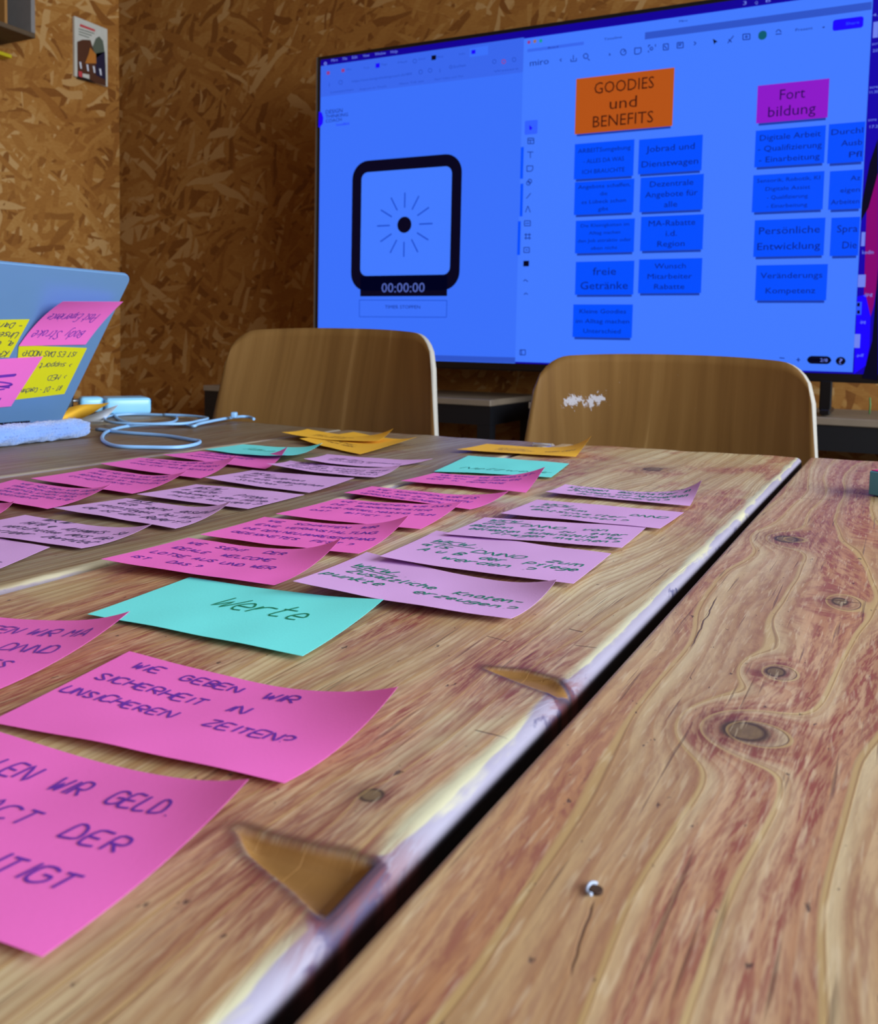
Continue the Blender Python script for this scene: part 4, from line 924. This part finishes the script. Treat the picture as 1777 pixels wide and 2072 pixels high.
me = mesh_from(vs, fs); o = link('lid', me, M_ALU, laptop); bv = o.modifiers.new('bevel', 'BEVEL'); bv.width = 0.0012; bv.segments = 2; bv.limit_method = 'ANGLE'
vs = [lidP(a, h, -0.0053) for a, h in ((0.02, 0.05), (0.98, 0.05), (0.98, 0.97), (0.02, 0.97))]
link('display', mesh_from(vs, [(3, 2, 1, 0)]), emit('laptop_display', srgb(70, 110, 200), 0.6), laptop)
BV = MB(); bz0, bz1 = 0.7655, 0.7785
mt_ = Matrix(((hd[0], -nrm[0], 0, LB[0]), (hd[1], -nrm[1], 0, LB[1]), (0, 0, 1, 0), (0, 0, 0, 1)))
BV.box(-LW, 0, 0.003, 0.243, bz0, bz1, mt_); BV.bevel(0.003, 2).build('base', M_ALU, laptop)
BV = MB()
for i in range(12):
    for j in range(5):
        x = -LW+0.035+i*0.0225; y = 0.03+j*0.02; BV.box(x, x+0.018, y, y+0.016, bz1+0.0002, bz1+0.0012, mt_)
BV.build('keyboard', M_TV, laptop)
BV = MB(); BV.tube([LB - hd*LW*0.85 + np.array([0, 0, 0.004]) - nrm*0.001, LB - hd*LW*0.15 + np.array([0, 0, 0.004]) - nrm*0.001], 0.004, 10); BV.build('hinge', M_TV, laptop)
# where do photo pixels meet the lid plane
def onlid(p, off=0.0):
    w = ray(p); o_ = LB + outn*off; t = ((o_-CAM) @ outn)/(w @ outn); return CAM + w*t
def lid_note(label, mat, quad, lines, ink, off, lift=0.0, th=0.008, flip=True, tw=0.0011, tu=0.02, tv_=None, dv=0.016, polys=None, fold=False, seed=0):
    """quad: TL, TR, BR, BL as seen in the photo; writing is upside down as in the photo"""
    TL, TR, BR, BL = [onlid(p, off) for p in quad]
    def S(u, v, o=0.0):   # u,v from the writer's side: rotated by 180 degrees
        a, c = 1-u, v     # a: 0 left .. 1 right in photo; c: 0 at photo top
        P = (1-a)*(1-c)*TL + a*(1-c)*TR + a*c*BR + (1-a)*c*BL
        lf = lift*(1-c)**2.2*(0.5+0.5*(1-a))
        return tuple(P + outn*(lf + o + 0.00015))
    nu, nv = 16, 12
    vs = [S(i/nu, j/nv) for j in range(nv+1) for i in range(nu+1)]
    fs = [(j*(nu+1)+i, j*(nu+1)+i+1, (j+1)*(nu+1)+i+1, (j+1)*(nu+1)+i) for j in range(nv) for i in range(nu)]
    c0 = (TL+BR)/2
    root = empty('sticky_note', tuple(c0), label, 'sticky note', 'notes stuck on the laptop lid')
    o = link('sheet', mesh_from(vs, fs, True), mat, root); so = o.modifiers.new('thickness', 'SOLIDIFY'); so.thickness = 0.00012; so.offset = 0; o.modifiers.new('crisp', 'EDGE_SPLIT')
    L = float(np.linalg.norm(TR-TL)); W = float(np.linalg.norm(BL-TL))
    pl = text_lines(lines, tu, (0.75*W) if tv_ is None else tv_*W, 0, dv, th, slant=0.3, jit=0.25, rng=random.Random(seed), umax=L*0.93) if lines else []
    if polys: pl += [[(a*L, c*W) for a, c in q_] for q_ in polys]
    if pl:
        # v measured upward from the writer's bottom, which is the photo's top
        V_, F_ = ribbons(pl, lambda u, v, o_: S(u, v, o_), tw, L, W)
        link('handwriting', mesh_from(V_, F_), ink, root)
    return root
lid_note('yellow note at the left frame edge under the upper pink note', C_YEL, ((-75, 648), (60, 646), (18, 723), (-120, 726)), ['KFZ > Wohl', 'a, erlegen', 'Unser Pool', '- Dark'], I_DK, 0.0003, tu=0.004, tv_=0.82, dv=0.013, th=0.008, seed=2)
lid_note('large yellow note with folded corner reading MED and Coaching', C_YEL, ((38, 698), (176, 704), (130, 797), (28, 809)), ['BT - DT - Coaching', '> MED', '> support', 'IST ES DAS NOCH?'][::1], I_DK, 0.0006, tu=0.012, tv_=0.80, dv=0.021, th=0.0085, seed=3)
lid_note('upper pink note on the laptop lid reading Post Experience', C_PINK, ((110, 592), (241, 602), (173, 697), (38, 700)), ['Body Stroke', 'Post Experience'], I_PUR, 0.0015, lift=0.018, tu=0.016, tv_=0.70, dv=0.030, th=0.013, seed=4, tw=0.0012)
lid_note('lower pink note on the laptop lid with scribbled arrows', C_PINK, ((-90, 732), (87, 721), (22, 822), (-160, 838)), None, I_PUR, 0.0012, polys=[
    [(0.22, 0.62), (0.50, 0.64), (0.46, 0.58), (0.16, 0.54), (0.40, 0.45), (0.62, 0.43)], [(0.16, 0.54), (0.22, 0.60)], [(0.2, 0.36), (0.55, 0.37)], [(0.2, 0.33), (0.55, 0.345)], [(0.2, 0.36), (0.2, 0.33)], [(0.17, 0.60), (0.5, 0.50)],
    [(0.2, 0.86), (0.5, 0.84)], [(0.2, 0.82), (0.5, 0.80)], [(0.2, 0.86), (0.2, 0.80)], [(0.2, 0.88), (0.3, 0.88)]], tw=0.0022, seed=5)
# folded corner of the yellow note
q = [onlid(p, 0.0012) for p in ((156, 700), (176, 717), (155, 714))]
# felt sleeve: one long soft roll lying along the laptop's hinge side plus the flat pad under the base
M_FELT, t, b = new_mat('fleece_blue_lit'); x, y, z = t.coord()
nz = t.noise(t.xyz(x, y, z), 260, 4, 0.7); bl = t.noise(t.xyz(x, y, z), 45, 3, 0.6)
t.put(b.inputs['Base Color'], t.mix(bl, srgb(100, 140, 216), srgb(140, 176, 244))); b.inputs['Roughness'].default_value = 1.0; b.inputs['Sheen Weight'].default_value = 0.6  # the blue in the fleece is coloured light mixed into its colour
t.put(b.inputs['Normal'], t.bump(nz, 0.8, 0.003))
A0 = onZ((196, 884), TZ)[:2]; A1 = onZ((0, 907), TZ)[:2]; dd = (A1-A0)/np.linalg.norm(A1-A0)
sleeve = empty('laptop_sleeve', (float(A0[0]), float(A0[1]), TZ), 'pale fleece laptop sleeve, blue light painted in, lying in front of the laptop', 'sleeve')
perp = np.array([-dd[1], dd[0]]);
if perp[0] > 0: perp = -perp
rx_, rz_ = 0.017, 0.0122
vs, fs = [], []; nS, nA = 90, 28
rs = random.Random(5)
for i in range(nS+1):
    s = i/nS; Ln = 0.46
    p = A0 + dd*(s*Ln - 0.0)
    tap = math.sqrt(max(0.0, 1-(1-min(1, s/0.05))**2))*0.9 + 0.1
    for k in range(nA):
        a = 2*math.pi*k/nA
        nse = 0.0007*(math.sin(i*1.7+k*2.3) + math.sin(i*0.63-k*1.1) + rs.uniform(-1.2, 1.2))
        ex = (rx_*tap+nse)*math.copysign(abs(math.cos(a))**0.8, math.cos(a)); ez = (rz_*tap+nse)*math.copysign(abs(math.sin(a))**0.8, math.sin(a))
        c = p + perp*(rx_ + ex)
        vs.append((c[0], c[1], max(TZ+0.0003, TZ + rz_*1.0 + ez)))
for i in range(nS):
    for k in range(nA): fs.append((i*nA+k, i*nA+(k+1) % nA, (i+1)*nA+(k+1) % nA, (i+1)*nA+k))
fs.append(tuple(range(nA))[::-1]); fs.append(tuple(nS*nA+k for k in range(nA)))
link('rolled_edge', mesh_from(vs, fs, True), M_FELT, sleeve)
# loose fibres of the fleece
vf, ff = [], []
for q_ in range(5200):
    i = rs.randrange(0, nS); k = rs.randrange(0, nA)
    v0 = np.array(vs[i*nA+k]); c0 = np.append(A0 + dd*(i/nS*0.46) + perp*rx_, TZ+rz_)
    nn = v0-c0; nn /= (np.linalg.norm(nn)+1e-9)
    if nn[2] < -0.4: continue
    v0 = v0 + np.append(dd, 0)*rs.uniform(0, 0.005); tip = v0 + nn*rs.uniform(0.0012, 0.003) + np.array([rs.uniform(-1, 1), rs.uniform(-1, 1), rs.uniform(-1, 1)])*0.0012
    sd = np.cross(nn, np.append(dd, 0)*1.0 + np.array([0, 0, 0.3])); sd = sd/(np.linalg.norm(sd)+1e-9)*0.00022
    b0 = len(vf); vf += [tuple(v0+sd), tuple(v0-sd), tuple(tip)]; ff.append((b0, b0+1, b0+2))
tag(link('fleece_pile', mesh_from(vf, ff), M_FELT, sleeve), kind='stuff')
b_ = MB(); b_.box(-LW-0.02, 0.02, 0.0, 0.25, TZ+0.0006, 0.7635, mt_); b_.bevel(0.003, 2).build('pad', M_FELT, sleeve)

# ================================================================== charger, cable, papers, box
def rbox(name, mat, c, dims, yaw, r, parent=None, seg=4):
    b_ = MB(); m4 = Matrix.Translation(c) @ Matrix.Rotation(yaw, 4, 'Z')
    b_.box(-dims[0]/2, dims[0]/2, -dims[1]/2, dims[1]/2, -dims[2]/2, dims[2]/2)
    b_.bevel(r, seg)
    for v in b_.bm.verts: v.co = m4 @ v.co
    return b_.build(name, mat, parent, smooth=True)
qa = onZ((215, 841), TZ); qb = onZ((307, 839), TZ); yaw = math.atan2(qb[1]-qa[1], qb[0]-qa[0]); Lb = float(np.linalg.norm(qb[:2]-qa[:2]))
dirb = np.array([math.cos(yaw), math.sin(yaw)]); nb_ = np.array([-dirb[1], dirb[0]])
if nb_ @ qa[:2] < 0: nb_ = -nb_
hb = 0.0285
cb = (qa[:2]+qb[:2])/2 + nb_*0.032
M_CHG = plain('adapter_blue_lit', srgb(140, 206, 250), 0.25, 0, 0.02)  # white plastic, painted with the blue light falling on it
charger = empty('power_adapter', (float(cb[0]), float(cb[1]), TZ), 'white laptop power adapter brick with plug end beside its coiled cable', 'charger')
rbox('brick', M_CHG, (cb[0], cb[1], TZ+hb/2+0.0006), (Lb, 0.064, hb), yaw, 0.006, charger)
pc = qa[:2] - dirb*0.0195 + nb_*0.030
rbox('plug_head', M_CHG, (pc[0], pc[1], TZ+0.0175), (0.038, 0.034, 0.026), yaw, 0.007, charger)
for s_ in (-0.008, 0.008):
    b_ = MB(); p0 = pc - dirb*0.019 + nb_*s_; p1 = p0 - dirb*0.019; b_.tube([(p0[0], p0[1], TZ+0.024), (p1[0], p1[1], TZ+0.024)], 0.0022, 8); b_.build('plug_pin', M_SILVER, charger)
bc = pc - dirb*0.056 + nb_*0.012
sock = empty('socket_strip', (float(bc[0]), float(bc[1]), TZ), 'black socket block behind the laptop lid', 'socket')
rbox('body', M_TV, (bc[0], bc[1], TZ+0.0195), (0.055, 0.05, 0.038), yaw, 0.004, sock)
b_ = MB(); e0 = qb[:2] + nb_*0.03 + dirb*0.0; b_.tube([(e0[0], e0[1], TZ+0.02), (e0[0]+dirb[0]*0.006, e0[1]+dirb[1]*0.006, TZ+0.02)], 0.006, 12); b_.build('end_knob', M_TV, charger)
# cable: real loops lying on the table
def cable_pts(pix, zs):
    return [onZ(p, TZ+z_) for p, z_ in zip(pix, zs)]
M_CABLE = plain('cable_blue_lit', srgb(140, 190, 244), 0.35, 0, 0.02)  # white cable, its blue cast from coloured light put into the colour
cab = empty('charging_cable', tuple(onZ((300, 870), TZ)), 'thin white charging cable in flat loops between laptop and notes', 'cable')
loopA = [(195, 868), (250, 875), (330, 881), (388, 890), (404, 893), (396, 899), (360, 905), (300, 905), (240, 903), (213, 895), (207, 884), (220, 872), (262, 862), (330, 858), (375, 860), (392, 862), (405, 857), (450, 848), (485, 843), (505, 844), (514, 848)]
zsA = [0.002]*6 + [0.002]*8 + [0.003, 0.004, 0.005, 0.005, 0.004, 0.003, 0.002]
b_ = MB(); b_.tube(catmull(cable_pts(loopA, zsA), 7), 0.0023, 10); b_.build('cable_run', M_CABLE, cab)
loopB = [(230, 838), (240, 848), (262, 856), (300, 858), (345, 855), (358, 847), (345, 841), (310, 839), (262, 838), (222, 842), (212, 848), (222, 854), (260, 857), (320, 858), (372, 857), (400, 852), (420, 846), (380, 841), (330, 839)]
b_ = MB(); b_.tube(catmull(cable_pts(loopB, [0.002]*10 + [0.006]*9), 7), 0.0021, 10); b_.build('cable_run', M_CABLE, cab)
q = onZ((474, 846), TZ+0.006)
rbox('connector', M_CABLE, (q[0], q[1], TZ+0.011), (0.009, 0.014, 0.0095), 0.5, 0.002, cab, 3)
b_ = MB(); b_.tube([(q[0], q[1], TZ+0.006), (q[0]-0.002, q[1]+0.001, TZ+0.012)], 0.0022, 8); b_.build('strain_relief', M_CABLE, cab)
# crumpled orange note by the charger, and the white sheet leaning over it
def sheet(name, mat, corners, label, cat, bend=0.0, nu=14, nv=10, kind=None, rough=0.0, text=None):
    FL, FR, BR, BL = [np.array(c) for c in corners]; rg = random.Random(3)
    def S(u, v, o=0.0):
        p = (1-u)*(1-v)*FL + u*(1-v)*FR + u*v*BR + (1-u)*v*BL
        p = p + np.array([0, 0, bend*math.sin(math.pi*u)*math.sin(math.pi*(0.2+0.6*v)) + rough*math.sin(u*9+v*5) + o]); return tuple(p)
    vs = [S(i/nu, j/nv) for j in range(nv+1) for i in range(nu+1)]
    fs = [(j*(nu+1)+i, j*(nu+1)+i+1, (j+1)*(nu+1)+i+1, (j+1)*(nu+1)+i) for j in range(nv) for i in range(nu)]
    c = np.mean([FL, FR, BR, BL], axis=0); root = empty(name, tuple(c), label, cat)
    o = link('sheet', mesh_from(vs, fs, True), mat, root); so = o.modifiers.new('t', 'SOLIDIFY'); so.thickness = 0.00015; so.offset = 0; o.modifiers.new('crisp', 'EDGE_SPLIT')
    return root
sheet('sticky_note', C_OR, (onZ((118, 852), TZ+0.004), onZ((160, 850), TZ+0.0015), onZ((222, 816), TZ+0.030), onZ((140, 824), TZ+0.022)), 'curled ochre note between laptop lid and white charger', 'sticky note', bend=0.003, rough=0.0006)
sheet('paper_slip', paper('paper_white', srgb(226, 230, 240)), (onZ((150, 853), TZ+0.001), onZ((208, 853), TZ+0.001), onZ((240, 819), TZ+0.027), onZ((213, 828), TZ+0.024)), 'white folded paper slip leaning against the charger', 'paper')
# clear plastic clip at the far edge behind the orange note
gmat, gt, gb = new_mat('clear_plastic'); gb.inputs['Transmission Weight'].default_value = 0.85; gb.inputs['Roughness'].default_value = 0.15; gb.inputs['Base Color'].default_value = srgb(225, 230, 245)
q0, q1 = onZ((1083, 903), TZ), onZ((1111, 903), TZ)
b_ = MB(); b_.box(-0.013, 0.013, -0.004, 0.004, 0, 0.004)
for v in b_.bm.verts: v.co = Matrix.Translation(((q0[0]+q1[0])/2, (q0[1]+q1[1])/2, TZ+0.0002)) @ Matrix.Rotation(0.2, 4, 'Z') @ v.co
b_.bevel(0.0015, 3); o = b_.build('plastic_clip', gmat, None, True); tag(o, 'small clear plastic clip behind the right orange note', 'clip')
# marker box at the right frame edge
q = onZ((1757, 1001), TZ-0.001)
bx = empty('small_box', (float(q[0])+0.03, float(q[1])+0.02, TZ), 'small teal cardboard box with pink top at the right frame edge', 'box')
mtb = Matrix.Translation((q[0], q[1], TZ-0.0008)) @ Matrix.Rotation(math.radians(-28), 4, 'Z')
b_ = MB(); b_.box(0, 0.085, 0, 0.055, 0.0, 0.0225, mtb); b_.bevel(0.0008, 1).build('carton', plain('teal_card', srgb(84, 164, 204), 0.45), bx)
b_ = MB(); b_.box(0.0015, 0.0835, 0.0015, 0.0535, 0.0226, 0.0234, mtb); b_.build('pink_lid_panel', plain('pink_card', srgb(220, 50, 130), 0.4), bx)

# ================================================================== things on the left wall
M_COVER = {k: plain('cover_'+k, srgb(*c), 0.35, 0, 0.08) for k, c in dict(white=(206, 206, 200), brown=(86, 52, 38), green=(92, 102, 90), navy=(34, 32, 62), orange=(188, 118, 50), red=(206, 70, 80), black=(34, 28, 26), silver=(220, 224, 240)).items()}
cal = empty('booklet', (XL+0.01, 2.61, 1.86), 'white booklet with dark cover picture hanging on the left wall', 'booklet')
y0, y1, zc0, zc1 = 2.530, 2.690, 1.862, 2.084
b_ = MB(); b_.box(XL+0.0005, XL+0.012, y0, y1, zc0, zc1); b_.bevel(0.001, 1).build('pages', M_COVER['white'], cal)
def cov(pts, mat, k=1, name='cover_print'):
    X = XL+0.012+0.0006*k
    vs = [(X, onX(p, X)[1], onX(p, X)[2]) for p in pts]; link(name, mesh_from(vs, [tuple(range(len(vs)))]), M_COVER[mat], cal)
S_ = lambda x_, y_: (x_/5.923, y_/5.923)
cov([S_(925, 500), S_(990, 475), S_(1085, 480), S_(1110, 560), S_(1200, 700), S_(1265, 760), S_(1270, 1030), S_(930, 935)], 'brown')
cov([S_(1110, 560), S_(1150, 460), S_(1190, 435), S_(1235, 490), S_(1255, 620), S_(1150, 700)], 'green', 2)
cov([S_(1150, 640), S_(1258, 620), S_(1270, 960), S_(1150, 900)], 'navy', 2)
cov([S_(1080, 570), S_(1150, 650), S_(1155, 760), S_(1020, 760), S_(1065, 640)], 'orange', 3)
cov([S_(930, 870), S_(1080, 950), S_(1150, 1000), S_(930, 940)], 'black', 3)
cov([S_(943, 850), S_(985, 862), S_(985, 930), S_(943, 912)], 'red', 4); cov([S_(990, 880), S_(1072, 895), S_(1072, 948), S_(990, 922)], 'white', 4)
for (a_, c_) in ((950, 740), (1035, 770), (1112, 790), (1188, 820)): cov([S_(a_, c_), S_(a_+22, c_+5), S_(a_+32, c_+85), S_(a_+14, c_+80)], 'silver', 4)
cov([S_(960, 285), S_(1140, 355), S_(1138, 380), S_(958, 315)], 'red', 2, 'title_print')
for k in range(3): cov([S_(945, 340+k*32), S_(1130-k*30, 398+k*24), S_(1130-k*30, 408+k*24), S_(945, 350+k*32)], 'green', 2, 'title_print')
# wooden wall crate, top left corner of the picture
M_CR = plain('grey_crate_wood', srgb(92, 74, 54), 0.7, 0, 0.25, nscale=25); M_CRE = plain('crate_edge', srgb(136, 132, 132), 0.6, 0, 0.12)
crate = empty('wall_crate', (XL+0.12, 2.1, 1.92), 'weathered grey wooden crate hung on the left wall', 'crate')
cz, cy1 = 1.968, 2.372
XC = XL+0.19
pfl = onX((72, 78), XC)
cyR = pfl[1]; czB = pfl[2]
def bxp(name, x0, x1, y0, y1, z0, z1, mat): b_ = MB(); b_.box(x0, x1, y0, y1, z0, z1); b_.bevel(0.0015, 1).build(name, mat, crate)
bxp('bottom_board', XL+0.001, XC, cyR-0.62, cyR, czB, czB+0.016, M_CR)
bxp('side_board', XL+0.001, XC, cyR-0.016, cyR, czB+0.0165, czB+0.42, M_CRE)
bxp('side_board', XL+0.001, XC, cyR-0.62, cyR-0.604, czB+0.0165, czB+0.42, M_CRE)
bxp('top_board', XL+0.001, XC, cyR-0.62, cyR, czB+0.4205, czB+0.4365, M_CR)
for k in range(5): bxp('back_slat', XL+0.001, XL+0.011, cyR-0.60, cyR-0.018, czB+0.02+k*0.08, czB+0.094+k*0.08, M_CR)
bxp('divider', XL+0.012, XC-0.01, cyR-0.11, cyR-0.10, czB+0.0165, czB+0.42, plain('light_slat', srgb(170, 120, 60), 0.6))
q = onX((24, 118), XL+0.05)
yb = empty('yellow_tape', (XL+0.03, q[1]-0.05, q[2]), 'yellow strip fixed to the left wall under the crate', 'strip')
b_ = MB(); b_.box(XL+0.0005, XL+0.05, q[1]-0.22, q[1], q[2], q[2]+0.012); b_.bevel(0.001, 1).build('strip_body', plain('yellow_plastic', srgb(206, 190, 30), 0.4), yb)

for r_ in ROOTS:
    if '_loc' in r_: del r_['_loc']
if '_loc' in screen: del screen['_loc']
